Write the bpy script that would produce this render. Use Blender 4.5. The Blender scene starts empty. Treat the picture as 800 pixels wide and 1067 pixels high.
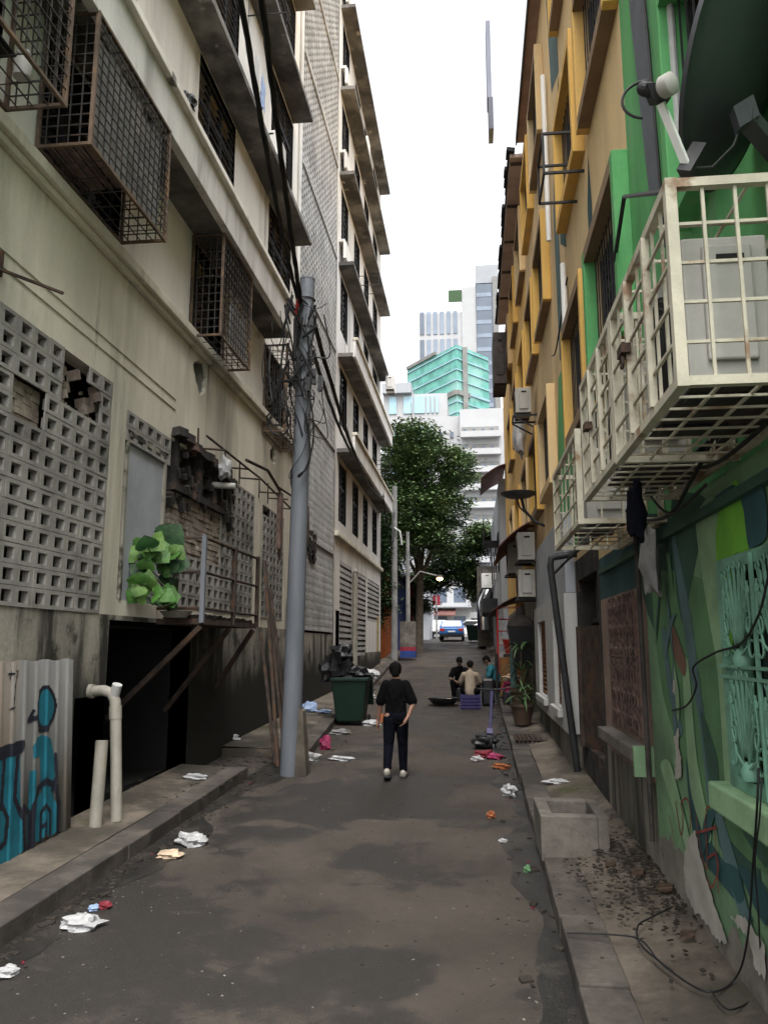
import bpy, math, random
from math import *
from mathutils import Vector, Matrix
R=random.Random(7)
S=bpy.context.scene; C=S.collection
# ------------------------------------------------------------------ camera
F=820.;HZ=672.;VX=493.;H=2.3
pit=atan((HZ-533.5)/F); yaw=atan((VX-400)*cos(pit)/F)
cam=bpy.data.objects.new('camera',bpy.data.cameras.new('camera')); C.objects.link(cam)
cam.location=(0,0,H); cam.rotation_euler=(pi/2+pit,0,yaw)
cam.data.sensor_fit='VERTICAL'; cam.data.sensor_height=36; cam.data.lens=36*F/1067
cam.data.clip_end=2000; cam.data.clip_start=.05; S.camera=cam
def zr(y): return .029*min(y,75)+(.03*(min(y,60)-30) if y>30 else 0)
# ------------------------------------------------------------------ materials
def mat(name,col,rough=.85,var=.25,scale=3.,col2=None,mix=(.45,.65),scale2=None,streak=False,bump=.15,bscale=None,metal=0.,col3=None,mix3=(.6,.7),scale3=1.2,spec=.3,emit=None,detail=6.,stretch3=None,joint=None,rise=None,rough2=None):
    m=bpy.data.materials.new(name); m.use_nodes=True; nt=m.node_tree; N=nt.nodes; L=nt.links
    b=N['Principled BSDF']; b.inputs['Roughness'].default_value=rough; b.inputs['Metallic'].default_value=metal
    b.inputs['Specular IOR Level'].default_value=spec
    g=N.new('ShaderNodeNewGeometry')
    def noise(sc,st=None,off=0,det=detail):
        mp=N.new('ShaderNodeMapping'); mp.inputs['Location'].default_value=(off,off*.7,off*1.3)
        if st: mp.inputs['Scale'].default_value=st
        L.new(g.outputs['Position'],mp.inputs['Vector'])
        n=N.new('ShaderNodeTexNoise'); n.inputs['Scale'].default_value=sc; n.inputs['Detail'].default_value=det; n.inputs['Roughness'].default_value=.62
        L.new(mp.outputs['Vector'],n.inputs['Vector']); return n.outputs['Fac']
    def ramp(f,a,bb):
        r=N.new('ShaderNodeMapRange'); r.inputs['From Min'].default_value=a; r.inputs['From Max'].default_value=bb; r.interpolation_type='SMOOTHSTEP'
        L.new(f,r.inputs['Value']); return r.outputs['Result']
    def mixc(f,a,c):
        x=N.new('ShaderNodeMix'); x.data_type='RGBA'
        if f is not None: L.new(f,x.inputs['Factor'])
        for s,v in ((6,a),(7,c)):
            if isinstance(v,tuple): x.inputs[s].default_value=(*v,1)
            else: L.new(v,x.inputs[s])
        return x.outputs[2]
    lo=tuple(c*(1-var) for c in col); hi=tuple(min(1,c*(1+var)) for c in col)
    n1=noise(scale,(1,1,.25) if streak else None); out=mixc(ramp(n1,.3,.7),lo,hi)
    if col2: out=mixc(ramp(noise(scale2 or scale*.6,(1.6,1.6,.22) if streak else None,5),*mix),out,col2)
    if col2 and rough2 is not None:
        f2=ramp(noise(scale2 or scale*.6,None,5),*mix); rr2=N.new('ShaderNodeMapRange'); rr2.inputs['To Min'].default_value=rough; rr2.inputs['To Max'].default_value=rough2
        L.new(f2,rr2.inputs['Value']); L.new(rr2.outputs['Result'],b.inputs['Roughness'])
    if col3: out=mixc(ramp(noise(scale3,stretch3,11),*mix3),out,col3)
    if rise:   # ragged mould from the ground up, carried higher to paint in recess shade
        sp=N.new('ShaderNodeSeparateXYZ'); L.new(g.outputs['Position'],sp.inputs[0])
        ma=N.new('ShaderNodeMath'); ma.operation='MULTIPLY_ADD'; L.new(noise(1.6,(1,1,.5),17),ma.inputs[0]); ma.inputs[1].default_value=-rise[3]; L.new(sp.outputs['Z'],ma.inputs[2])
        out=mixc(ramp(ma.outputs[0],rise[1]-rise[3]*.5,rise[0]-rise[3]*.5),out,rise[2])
    if var>0:
        fine=N.new('ShaderNodeMix'); fine.data_type='RGBA'; fine.blend_type='MULTIPLY'; fine.inputs['Factor'].default_value=.6*min(1,var*2)
        L.new(out,fine.inputs[6]); rr=N.new('ShaderNodeMapRange'); rr.inputs['From Min'].default_value=.25; rr.inputs['From Max'].default_value=.75; rr.inputs['To Min'].default_value=.6; rr.inputs['To Max'].default_value=1.15
        L.new(noise(scale*14,None,2,3.),rr.inputs['Value']); L.new(rr.outputs['Result'],fine.inputs[7]); out=fine.outputs[2]
    L.new(out,b.inputs['Base Color'])
    if bump>0:
        bp=N.new('ShaderNodeBump'); bp.inputs['Strength'].default_value=bump; bp.inputs['Distance'].default_value=.02
        L.new(noise(bscale or scale*8,None,3),bp.inputs['Height']); L.new(bp.outputs['Normal'],b.inputs['Normal'])
    if emit: b.inputs['Emission Color'].default_value=(*col,1); b.inputs['Emission Strength'].default_value=emit
    m['b']=0
    return m
def glassmat(name,col,rough=.08):
    m=mat(name,col,rough,.15,2.,bump=.03,bscale=1.5,spec=.6); return m
MT={}
def dm(n,*a,**k): MT[n]=mat(n,*a,**k)
dm('road',(.056,.0455,.037),.8,.3,.7,col2=(.031,.0275,.025),mix=(.47,.54),scale2=.5,rough2=.5,bump=.5,bscale=60,col3=(.06,.051,.042),mix3=(.57,.72),scale3=.9,spec=.35)
dm('wet',(.021,.0195,.018),.42,.35,3.,col2=(.04,.035,.03),mix=(.5,.6),bump=.5,bscale=50,spec=.5)
dm('pave',(.125,.104,.083),.9,.4,1.5,col2=(.055,.048,.038),mix=(.45,.6),bump=.4,bscale=20,col3=(.05,.055,.02),mix3=(.58,.7),scale3=.9)
dm('kerb',(.085,.073,.063),.85,.4,2.,col2=(.042,.037,.033),mix=(.45,.65),bump=.35,bscale=25)
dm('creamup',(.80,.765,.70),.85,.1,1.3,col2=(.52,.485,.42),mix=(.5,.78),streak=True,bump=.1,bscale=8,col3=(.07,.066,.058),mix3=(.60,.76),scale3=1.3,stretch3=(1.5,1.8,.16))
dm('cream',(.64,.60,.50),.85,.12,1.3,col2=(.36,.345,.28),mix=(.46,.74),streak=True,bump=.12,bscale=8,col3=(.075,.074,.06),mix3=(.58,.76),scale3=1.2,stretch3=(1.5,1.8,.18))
dm('creamlow',(.30,.28,.235),.9,.35,1.5,col2=(.035,.032,.027),mix=(.48,.62),scale2=1.1,streak=True,bump=.3,bscale=14,col3=(.035,.036,.026),mix3=(.52,.62),scale3=1.1,rise=(1.5,2.4,(.016,.016,.012),1.7))  # black towards the ground is mould plus painted recess shade
dm('white',(.64,.625,.595),.8,.12,1.5,col2=(.36,.35,.33),mix=(.48,.76),streak=True,bump=.08,col3=(.14,.135,.125),mix3=(.58,.78),scale3=1.1,stretch3=(1.3,1.5,.25))
dm('block',(.28,.268,.245),.9,.22,2.2,col2=(.13,.123,.11),mix=(.5,.75),bump=.3,bscale=40)
dm('towerblock',(.40,.395,.385),.9,.18,1.2,col2=(.27,.265,.26),mix=(.5,.7),bump=.2,bscale=30,col3=(.2,.195,.19),mix3=(.62,.8),scale3=.35)
dm('hood',(.19,.18,.165),.9,.35,1.2,col2=(.075,.07,.066),mix=(.42,.6),bump=.3,bscale=12,col3=(.36,.34,.3),mix3=(.62,.7),scale3=1.6)
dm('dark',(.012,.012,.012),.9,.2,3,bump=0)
dm('plinth',(.17,.16,.135),.92,.4,1.6,col2=(.05,.047,.04),mix=(.5,.62),streak=True,bump=.4,bscale=16,col3=(.06,.07,.035),mix3=(.56,.68),scale3=1.4)
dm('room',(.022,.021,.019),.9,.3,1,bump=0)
dm('brick',(.30,.255,.21),.9,.3,4,col2=(.17,.13,.11),mix=(.45,.65),bump=.4,bscale=30)
dm('burnt',(.03,.027,.025),.95,.5,3,col2=(.14,.08,.06),mix=(.56,.68),bump=.6,bscale=14)
dm('metaldoor',(.33,.35,.38),.55,.12,2,bump=.1,bscale=3,spec=.4)
dm('rust',(.05,.036,.029),.9,.4,6,col2=(.085,.045,.026),mix=(.5,.65),bump=.3,bscale=60)
dm('cagerust',(.12,.085,.062),.85,.35,5,col2=(.2,.12,.07),mix=(.5,.66),bump=.2)
dm('cagemetal',(.05,.043,.04),.8,.35,6,col2=(.13,.085,.06),mix=(.58,.72),bump=.2)
dm('blackmetal',(.022,.022,.024),.6,.3,6,bump=.1)
dm('sheet',(.24,.235,.235),.85,.3,2.5,col2=(.12,.11,.1),mix=(.5,.65),bump=.2)
dm('corr',(.145,.145,.14),.6,.2,2.,col2=(.16,.13,.10),mix=(.5,.7),streak=True,bump=.1,spec=.45,col3=(.10,.075,.055),mix3=(.6,.72),scale3=1.3)
dm('gblue',(.010,.115,.16),.7,.2,4,bump=.05)
dm('gblack',(.012,.013,.022),.7,.2,4,bump=.05)
dm('pvc',(.27,.255,.215),.5,.15,4,col2=(.3,.26,.19),mix=(.55,.75),bump=.05,spec=.4)
dm('pole',(.135,.147,.168),.6,.15,2.,col2=(.17,.18,.2),mix=(.5,.7),streak=True,bump=.1,spec=.4)
dm('polefar',(.2,.2,.195),.8,.2,2.,bump=.1)
dm('cable',(.012,.012,.013),.6,.2,5,bump=0)
dm('green1',(.105,.35,.125),.8,.2,1.2,col2=(.075,.22,.095),mix=(.46,.72),streak=True,bump=.15,bscale=8,col3=(.17,.30,.17),mix3=(.58,.72),scale3=2.2,stretch3=(1,1,.3))
dm('green2',(.165,.295,.16),.8,.2,1.2,col2=(.10,.165,.10),mix=(.45,.7),bump=.15,bscale=8,col3=(.17,.16,.13),mix3=(.66,.72),scale3=2.)
dm('baseplaster',(.19,.175,.15),.92,.25,3,col2=(.10,.09,.078),mix=(.45,.65),bump=.3,bscale=20)
dm('mgrey',(.11,.12,.14),.8,.15,2,bump=.1)
dm('mdark',(.035,.085,.062),.8,.2,2,bump=.1)
dm('mmid',(.09,.19,.09),.8,.2,2,bump=.1)
dm('mpale',(.22,.35,.2),.8,.2,2,bump=.1)
dm('mlime',(.14,.38,.04),.8,.15,2,bump=.1)
dm('mteal',(.025,.075,.08),.8,.2,2,bump=.1)
dm('mblue',(.08,.14,.145),.8,.2,2,bump=.1)
dm('mbrown',(.15,.085,.06),.85,.2,2,bump=.1)
dm('mred',(.20,.045,.035),.85,.3,9,bump=.1)
dm('chip',(.36,.35,.31),.9,.15,4,bump=.2)
dm('brown',(.24,.17,.14),.85,.2,2,col2=(.14,.10,.085),mix=(.5,.7),bump=.15)
dm('yellow',(.68,.42,.115),.8,.14,1.5,col2=(.56,.37,.17),mix=(.5,.75),streak=True,bump=.08)
dm('fawn',(.68,.50,.27),.8,.14,1.2,col2=(.54,.41,.25),mix=(.5,.75),streak=True,bump=.08)
dm('soffit',(.24,.165,.10),.85,.15,2,bump=.08)
dm('mauve',(.36,.28,.25),.85,.15,2,bump=.05)
dm('darksoffit',(.32,.21,.165),.85,.15,2,bump=.05)
dm('ivory',(.43,.40,.31),.6,.14,5,col2=(.22,.14,.08),mix=(.54,.66),bump=.12,spec=.4)
dm('acgrey',(.36,.35,.32),.6,.12,3,col2=(.30,.27,.22),mix=(.55,.75),streak=True,bump=.05,spec=.4)
dm('dish',(.05,.052,.058),.45,.15,3,bump=.05,spec=.4)
dm('tealpaint',(.14,.30,.215),.6,.2,5,col2=(.085,.18,.135),mix=(.5,.7),bump=.1,spec=.4)
dm('winbrown',(.14,.09,.075),.8,.3,8,col2=(.06,.045,.04),mix=(.5,.65),bump=.2)
dm('whitehouse',(.44,.44,.43),.8,.1,2,col2=(.38,.37,.35),mix=(.5,.75),streak=True,bump=.1)
dm('orangewood',(.26,.115,.04),.75,.2,4,bump=.1)
dm('concrete',(.155,.14,.12),.92,.3,3,col2=(.09,.083,.072),mix=(.45,.65),bump=.4,bscale=25)
dm('greenbin',(.004,.022,.014),.5,.15,3,bump=.05,spec=.4)
dm('bag',(.012,.012,.014),.32,.2,3,bump=.5,bscale=18,spec=.5)
dm('wbag',(.40,.40,.405),.55,.15,6,bump=.5,bscale=25)
dm('pinkbag',(.30,.035,.10),.5,.2,6,bump=.4,bscale=25)
dm('orangebag',(.3,.095,.035),.55,.2,6,bump=.4,bscale=25)
dm('bluebag',(.25,.33,.5),.55,.25,8,bump=.4,bscale=25)
dm('redbag',(.2,.022,.035),.55,.2,6,bump=.4,bscale=25)
dm('scrap',(.4,.37,.33),.9,.5,3.,col2=(.12,.1,.08),mix=(.45,.55),bump=0)
dm('speck',(.17,.16,.14),.9,.4,9,bump=0)
dm('gravel',(.05,.044,.038),.95,.5,9,bump=.3)
dm('skin',(.27,.15,.105),.6,.1,8,bump=.05)
dm('skindark',(.17,.10,.07),.6,.1,8,bump=.05)
dm('black',(.004,.004,.0045),.95,.2,8,bump=.15,bscale=40,spec=.08)
dm('navy',(.0045,.005,.009),.95,.2,8,bump=.15,bscale=40,spec=.08)
dm('hair',(.005,.0045,.0045),.85,.3,30,bump=.5,bscale=120,spec=.1)
dm('tan',(.27,.22,.165),.85,.1,8,bump=.15,bscale=30)
dm('tealcloth',(.012,.10,.13),.8,.1,8,bump=.15)
dm('shoe',(.42,.39,.34),.7,.15,10,bump=.1)
dm('sole',(.03,.03,.03),.8,.1,10,bump=.1)
dm('purple',(.04,.033,.115),.6,.2,6,bump=.1)
dm('lilac',(.075,.07,.15),.5,.1,6,bump=.05)
dm('leafbig',(.045,.13,.02),.5,.4,9,col2=(.075,.16,.035),mix=(.5,.7),bump=.3,spec=.3)
dm('leafpale',(.10,.19,.045),.5,.3,9,col2=(.05,.12,.025),mix=(.5,.7),bump=.3,spec=.3)
dm('leafdeep',(.014,.05,.012),.5,.4,9,bump=.3,spec=.25)  # darkest green among the balcony plant's mixed leaves
dm('leafpot',(.05,.10,.03),.5,.3,6,col2=(.11,.15,.06),mix=(.55,.7),bump=.1,spec=.4)
dm('leaf',(.075,.125,.045),.55,.5,.55,col2=(.15,.20,.075),mix=(.5,.68),scale2=.8,bump=0,spec=.35)
dm('leafdark',(.03,.06,.022),.6,.45,.6,col2=(.06,.1,.03),mix=(.5,.7),bump=0)
dm('bark',(.11,.09,.07),.95,.3,4,bump=.6,bscale=14)
dm('pot',(.07,.045,.03),.7,.2,5,bump=.1)
dm('carblue',(.012,.085,.26),.28,.05,3,bump=0,spec=.6)
dm('carwhite',(.75,.75,.75),.3,.03,3,bump=0,spec=.6)
dm('carglass',(.02,.022,.025),.08,.05,3,bump=0,spec=.7)
dm('rearglass',(.75,.77,.8),.15,.03,3,bump=0,spec=.8)
dm('tyre',(.015,.015,.015),.85,.2,6,bump=.1)
dm('redlens',(.45,.015,.012),.25,.05,4,bump=0,spec=.6)
dm('chrome',(.5,.5,.5),.25,.05,4,bump=0,metal=1.)
dm('orangewall',(.30,.085,.025),.8,.15,2,bump=.1)
dm('bluewall',(.02,.045,.19),.75,.15,2,bump=.1)
dm('redwall',(.22,.02,.035),.8,.15,2,bump=.1)
dm('awning',(.12,.055,.05),.75,.2,3,bump=.15)
dm('red',(.45,.03,.025),.5,.1,4,bump=.05)
dm('farwhite',(.37,.375,.385),.8,.05,.3,bump=0)
dm('fargrey',(.3,.315,.335),.8,.05,.3,bump=0)
dm('fardark',(.085,.11,.15),.35,.15,.15,bump=0,spec=.6)
dm('farglass',(.17,.21,.27),.3,.2,.2,bump=0,spec=.6)
dm('farblue',(.28,.44,.52),.35,.15,.2,bump=0,spec=.6)
dm('net',(.13,.36,.31),.85,.25,.5,col2=(.25,.46,.42),mix=(.5,.65),scale2=.12,bump=0)
dm('netdark',(.2,.2,.19),.9,.2,.4,bump=0)
dm('signgreen',(.035,.075,.03),.7,.1,1,bump=0)
dm('lamp',(1.,.62,.2),.5,0,3,bump=0,emit=25.)
dm('lampwhite',(.8,.8,.78),.4,.05,3,bump=0)
dm('slab',(.15,.165,.215),.7,.1,1,bump=.05)
dm('slab2',(.07,.078,.10),.7,.1,1,bump=.05)
dm('graphic',(.02,.02,.03),.8,.1,3,bump=0)
dm('muck',(.028,.023,.018),.7,.4,4,bump=.5,bscale=20)
dm('cushion',(.4,.03,.13),.8,.2,5,bump=.2)
dm('beige',(.5,.38,.27),.8,.2,5,bump=.2)
dm('wiregrey',(.42,.42,.41),.6,.15,5,bump=.05)
dm('moss',(.06,.08,.02),.95,.4,6,bump=.5,bscale=30)
# ------------------------------------------------------------------ mesh builder
class M:
    def __init__(s): s.v=[];s.f=[]
    def add(s,vs,fs):
        n=len(s.v); s.v+= [tuple(v) for v in vs]; s.f+=[tuple(i+n for i in f) for f in fs]; return s
    def box(s,x0,x1,y0,y1,z0,z1):
        return s.add([(x0,y0,z0),(x1,y0,z0),(x1,y1,z0),(x0,y1,z0),(x0,y0,z1),(x1,y0,z1),(x1,y1,z1),(x0,y1,z1)],
          [(0,3,2,1),(4,5,6,7),(0,1,5,4),(1,2,6,5),(2,3,7,6),(3,0,4,7)])
    def obox(s,c,a,b,d):  # centre and three half-axis vectors
        c=Vector(c);a=Vector(a);b=Vector(b);d=Vector(d)
        P=[c+i*a+j*b+k*d for k in(-1,1) for i,j in((-1,-1),(1,-1),(1,1),(-1,1))]
        return s.add(P,[(0,3,2,1),(4,5,6,7),(0,1,5,4),(1,2,6,5),(2,3,7,6),(3,0,4,7)])
    def bar(s,p,q,w,h=None):
        p=Vector(p);q=Vector(q);d=q-p
        if d.length<1e-6: return s
        u=Vector((0,0,1)) if abs(d.normalized().z)<.9 else Vector((0,1,0))
        a=d.cross(u).normalized(); b=a.cross(d).normalized(); h=h or w
        return s.obox((p+q)/2,d/2,a*w/2,b*h/2)
    def tube(s,pts,r,n=8,r1=None,cap=True):
        pts=[Vector(p) for p in pts]; k=len(pts); base=len(s.v); prev=None
        for i,p in enumerate(pts):
            d=(pts[min(i+1,k-1)]-pts[max(i-1,0)]).normalized()
            if prev is None:
                u=Vector((0,0,1)) if abs(d.z)<.9 else Vector((1,0,0)); a=d.cross(u).normalized()
            else:
                a=(prev-d*prev.dot(d)); a=a.normalized() if a.length>1e-6 else d.orthogonal().normalized()
            prev=a; b=d.cross(a)
            rr=(r[i] if isinstance(r,(list,tuple)) else (r if r1 is None else r+(r1-r)*i/(k-1)))
            for j in range(n):
                t=2*pi*j/n; s.v.append(tuple(p+a*cos(t)*rr+b*sin(t)*rr))
        for i in range(k-1):
            for j in range(n):
                j2=(j+1)%n; s.f.append((base+i*n+j,base+i*n+j2,base+(i+1)*n+j2,base+(i+1)*n+j))
        if cap:
            s.f.append(tuple(base+j for j in range(n-1,-1,-1))); s.f.append(tuple(base+(k-1)*n+j for j in range(n)))
        return s
    def lathe(s,prof,o,ax=(0,0,1),n=16,sx=1,sy=1):  # prof: (r, h) along axis
        o=Vector(o); d=Vector(ax).normalized(); a=d.orthogonal().normalized(); b=d.cross(a)
        if abs(d.z)>.99: a=Vector((1,0,0)); b=Vector((0,1,0))*(1 if d.z>0 else -1)
        base=len(s.v)
        for r,h in prof:
            for j in range(n):
                t=2*pi*j/n; s.v.append(tuple(o+d*h+a*cos(t)*r*sx+b*sin(t)*r*sy))
        k=len(prof)
        for i in range(k-1):
            for j in range(n):
                j2=(j+1)%n; s.f.append((base+i*n+j,base+i*n+j2,base+(i+1)*n+j2,base+(i+1)*n+j))
        s.f.append(tuple(base+j for j in range(n-1,-1,-1))); s.f.append(tuple(base+(k-1)*n+j for j in range(n)))
        return s
    def capsule(s,a,b,ra,rb,n=14,fx=1.):
        a=Vector(a);b=Vector(b);d=b-a;l=d.length
        ks=[(ra*cos(t),-ra*sin(t)) for t in (pi/2*.97,pi/3,pi/6)]+[(ra,0),(rb,l)]+[(rb*cos(t),l+rb*sin(t)) for t in (pi/6,pi/3,pi/2*.97)]
        return s.lathe(ks,a,d if l>1e-6 else (0,0,1),n,1,fx)
    def ball(s,c,rx,ry,rz,n=14):
        ks=[(max(1e-3,sin(pi*i/10)),-cos(pi*i/10)) for i in range(11)]
        m=M().lathe(ks,(0,0,0),(0,0,1),n)
        c=Vector(c); return s.add([(c.x+v[0]*rx,c.y+v[1]*ry,c.z+v[2]*rz) for v in m.v],m.f)
    def xform(s,fn): s.v=[tuple(fn(Vector(v))) for v in s.v]; return s
    def prism(s,poly,ax,t0,t1):  # poly 2D extruded along axis 'x','y','z'
        def P(u,w,t): return (t,u,w) if ax=='x' else ((u,t,w) if ax=='y' else (u,w,t))
        n=len(poly); s.add([P(u,w,t0) for u,w in poly]+[P(u,w,t1) for u,w in poly],
            [tuple(range(n)),tuple(range(2*n-1,n-1,-1))]+[(i,i+n,(i+1)%n+n,(i+1)%n) for i in range(n)]); return s
WO={}
def empty(name,base,label=None,cat=None,group=None,kind=None):
    o=bpy.data.objects.new(name,None); C.objects.link(o); o.location=base; o.empty_display_size=.2; WO[o.name]=Vector(base)
    tag(o,label,cat,group,kind); return o
def tag(o,label=None,cat=None,group=None,kind=None):
    if label: o['label']=label
    if cat: o['category']=cat
    if group: o['group']=group
    if kind: o['kind']=kind
    return o
def build(m,name,material,parent=None,smooth=False,bevel=0,label=None,stuff=False,base=None):
    me=bpy.data.meshes.new(name)
    if parent is not None: off=WO[parent.name]
    elif base is not None: off=Vector(base)
    else:
        xs=[v[0] for v in m.v];ys=[v[1] for v in m.v];zs=[v[2] for v in m.v]
        off=Vector(((min(xs)+max(xs))/2,(min(ys)+max(ys))/2,min(zs)))
    me.from_pydata([(v[0]-off.x,v[1]-off.y,v[2]-off.z) for v in m.v],[],m.f); me.update()
    me.materials.append(MT[material] if isinstance(material,str) else material)
    if smooth:
        for p in me.polygons: p.use_smooth=True
    o=bpy.data.objects.new(name,me); C.objects.link(o)
    if parent is not None: o.parent=parent
    else: o.location=off
    WO[o.name]=off
    if bevel:
        bv=o.modifiers.new('bevel','BEVEL'); bv.width=bevel; bv.segments=2; bv.limit_method='ANGLE'; bv.angle_limit=radians(40)
    if smooth and smooth!=2:
        try: me.set_sharp_from_angle(angle=radians(42))
        except Exception: pass
    if label: o['label']=label
    if stuff: o['kind']='stuff'
    return o
def single(m,name,material,label,cat,group=None,**k): return tag(build(m,name,material,None,**k),label,cat,group)
def struct(m,name,material,**k): return tag(build(m,name,material,None,**k),kind='structure')
def dup(o,loc=None,rz=None,label=None,parent=None):
    c=o.copy(); C.objects.link(c); WO[c.name]=WO[o.name]
    if parent is not None: c.parent=parent
    for ch in list(o.children): dup(ch,parent=c)
    if loc is not None: c.location=loc
    if rz is not None: c.rotation_euler=(0,0,rz)
    if label: c['label']=label
    return c
# wall sheet in the plane x=X, normal towards s (+1 / -1), with openings (y0,y1,z0,z1,depth)
def wall(m,X,s,y0,y1,z0,z1,ops=()):
    ys=sorted({y0,y1,*[min(max(v,y0),y1) for o in ops for v in o[:2]]}); zs=sorted({z0,z1,*[min(max(v,z0),z1) for o in ops for v in o[2:4]]})
    for a,b in zip(ys,ys[1:]):
        for c,d in zip(zs,zs[1:]):
            yc=(a+b)/2; zc=(c+d)/2
            if any(o[0]<yc<o[1] and o[2]<zc<o[3] for o in ops): continue
            q=[(X,a,c),(X,b,c),(X,b,d),(X,a,d)]
            m.add(q,[(0,1,2,3) if s>0 else (3,2,1,0)])
    for o in ops:
        a,b,c,d,dp=o[:5]; x2=X-s*dp
        for p,q in (((a,c),(b,c)),((b,c),(b,d)),((b,d),(a,d)),((a,d),(a,c))):
            m.add([(X,*p),(X,*q),(x2,*q),(x2,*p)],[(0,1,2,3)])
    return m
def shell(m,X,s,y0,y1,z0,z1,deep):  # sides, back and roof behind a wall sheet
    x2=X-s*deep
    m.add([(X,y0,z0),(x2,y0,z0),(x2,y0,z1),(X,y0,z1)],[(0,1,2,3)]); m.add([(X,y1,z0),(x2,y1,z0),(x2,y1,z1),(X,y1,z1)],[(0,1,2,3)])
    m.add([(X,y0,z1),(x2,y0,z1),(x2,y1,z1),(X,y1,z1)],[(0,1,2,3)]); m.add([(x2,y0,z0),(x2,y1,z0),(x2,y1,z1),(x2,y0,z1)],[(0,1,2,3)])
def ventblocks(m,X,s,y0,y1,z0,z1,ny,nz,t=.2,dp=.1,skip=lambda i,j:False,gap=.006,jit=0.):
    py=(y1-y0)/ny; pz=(z1-z0)/nz
    for i in range(ny):
        for j in range(nz):
            if skip(i,j): continue
            xx=X+R.uniform(-jit,jit)
            a=y0+i*py+gap/2; b=y0+(i+1)*py-gap/2; c=z0+j*pz+gap/2; d=z0+(j+1)*pz-gap/2
            w=py*t; h=pz*t
            o=[(a,c),(b,c),(b,d),(a,d)]; n=[(a+w,c+h),(b-w,c+h),(b-w,d-h),(a+w,d-h)]
            vs=[(xx,*p) for p in o]+[(xx,*p) for p in n]+[(xx-s*dp,*p) for p in n]+[(xx-s*.02,*p) for p in o]
            fs=[]
            for k in range(4):
                k2=(k+1)%4; fs+=[(k,k2,4+k2,4+k),(4+k,4+k2,8+k2,8+k),(12+k,12+k2,k2,k)]
            m.add(vs,fs)
    return m
def plane_x(m,X,y0,y1,z0,z1): return m.add([(X,y0,z0),(X,y1,z0),(X,y1,z1),(X,y0,z1)],[(0,1,2,3)])
def hull(mm,name,material,parent,voxel=.012,it=6,label=None):
    o=build(mm,name,material,parent,label=label)
    r=o.modifiers.new('r','REMESH'); r.mode='VOXEL'; r.voxel_size=voxel
    sm=o.modifiers.new('s','SMOOTH'); sm.factor=.5; sm.iterations=it
    dg=bpy.context.evaluated_depsgraph_get(); dg.update()
    me=bpy.data.meshes.new_from_object(o.evaluated_get(dg)); o.modifiers.clear(); o.data=me
    for p in me.polygons: p.use_smooth=True
    return o
# ================================================================== SETTING
def strip(m,L,ys,dz,thick=0):   # L(y)->(x0,x1); a sheet that follows the road's slope
    n=len(m.v)
    for y in ys:
        x0,x1=L(y); m.v+=[(x0,y,zr(y)+dz),(x1,y,zr(y)+dz)]
    for i in range(len(ys)-1): m.f.append((n+2*i,n+2*i+1,n+2*i+3,n+2*i+2))
    return m
def lerp(t,y):
    for (a,b),(c,d) in zip(t,t[1:]):
        if y<=c: return b+(d-b)*max(0,(y-a))/(c-a)
    return t[-1][1]
ys=[-34,-6,0]+[i*1. for i in range(1,76)]
g=M()
for a,b in ((-600,-30),(-30,30),(30,600)): strip(g,lambda y:(a,b),[-60]+ys+[120,300,900],-.06)
struct(g,'ground','concrete')
struct(strip(M(),lambda y:(-5.2,1.6),ys,0),'road','road')
struct(strip(M(),lambda y:(-40,40),[58,60,62,64,66,68],.004),'cross_street','road')
KL=[(-34,-3.4),(-6,-3.38),(3,-3.4),(12,-3.36)]; KL2=[(13.7,-2.8),(18.8,-3.2),(25.8,-3.5),(36,-3.82),(56,-3.9)]
KR=[(-34,.55),(-6,.56),(5,.58),(8,.6),(21,.66),(40,.68),(56,.85)]
def pave(name,table,xw,y0,y1,s,h=.15,step=1.):
    k=M(); p=M(); yy=[y0]
    while yy[-1]<y1-1e-6: yy.append(min(y1,yy[-1]+step))
    for a,b in zip(yy,yy[1:]):
        xa,xb=lerp(table,a),lerp(table,b); za,zb=zr(a),zr(b); g=.006; j=R.uniform(-.008,.008); t=R.uniform(-.012,.012)
        w=-s*.3
        q=[(xa+t,a+g),(xb+t,b-g),(xb+w+t,b-g),(xa+w+t,a+g)]
        vs=[(x,y,zr(y)-.2) for x,y in q]+[(x,y,zr(y)+h+j) for x,y in q]
        k.add(vs,[(0,3,2,1),(4,5,6,7),(0,1,5,4),(1,2,6,5),(2,3,7,6),(3,0,4,7)])
    for a,b in zip(yy,yy[1:]):
        xa,xb=lerp(table,a)-s*.3,lerp(table,b)-s*.3
        p.add([(xa,a,zr(a)+h-.006),(xb,b,zr(b)+h-.006),(xw,b,zr(b)+h+(.12 if s<0 else .03)),(xw,a,zr(a)+h+(.12 if s<0 else .03))],[(0,1,2,3)])
    p.add([(lerp(table,y0)-s*.3,y0,zr(y0)-.2),(xw,y0,zr(y0)-.2),(xw,y0,zr(y0)+h),(lerp(table,y0)-s*.3,y0,zr(y0)+h-.006)],[(0,1,2,3)])
    struct(k,'kerb','kerb',bevel=.012); struct(p,'pavement','pave')
pave('left',KL,-4.4,-30,11.9,1,.16,1.35); pave('leftfar',KL2,-4.5,13.7,57,1,.15,1.2); pave('right',KR,1.62,-30,57,-1,.15,1.1)
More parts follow.
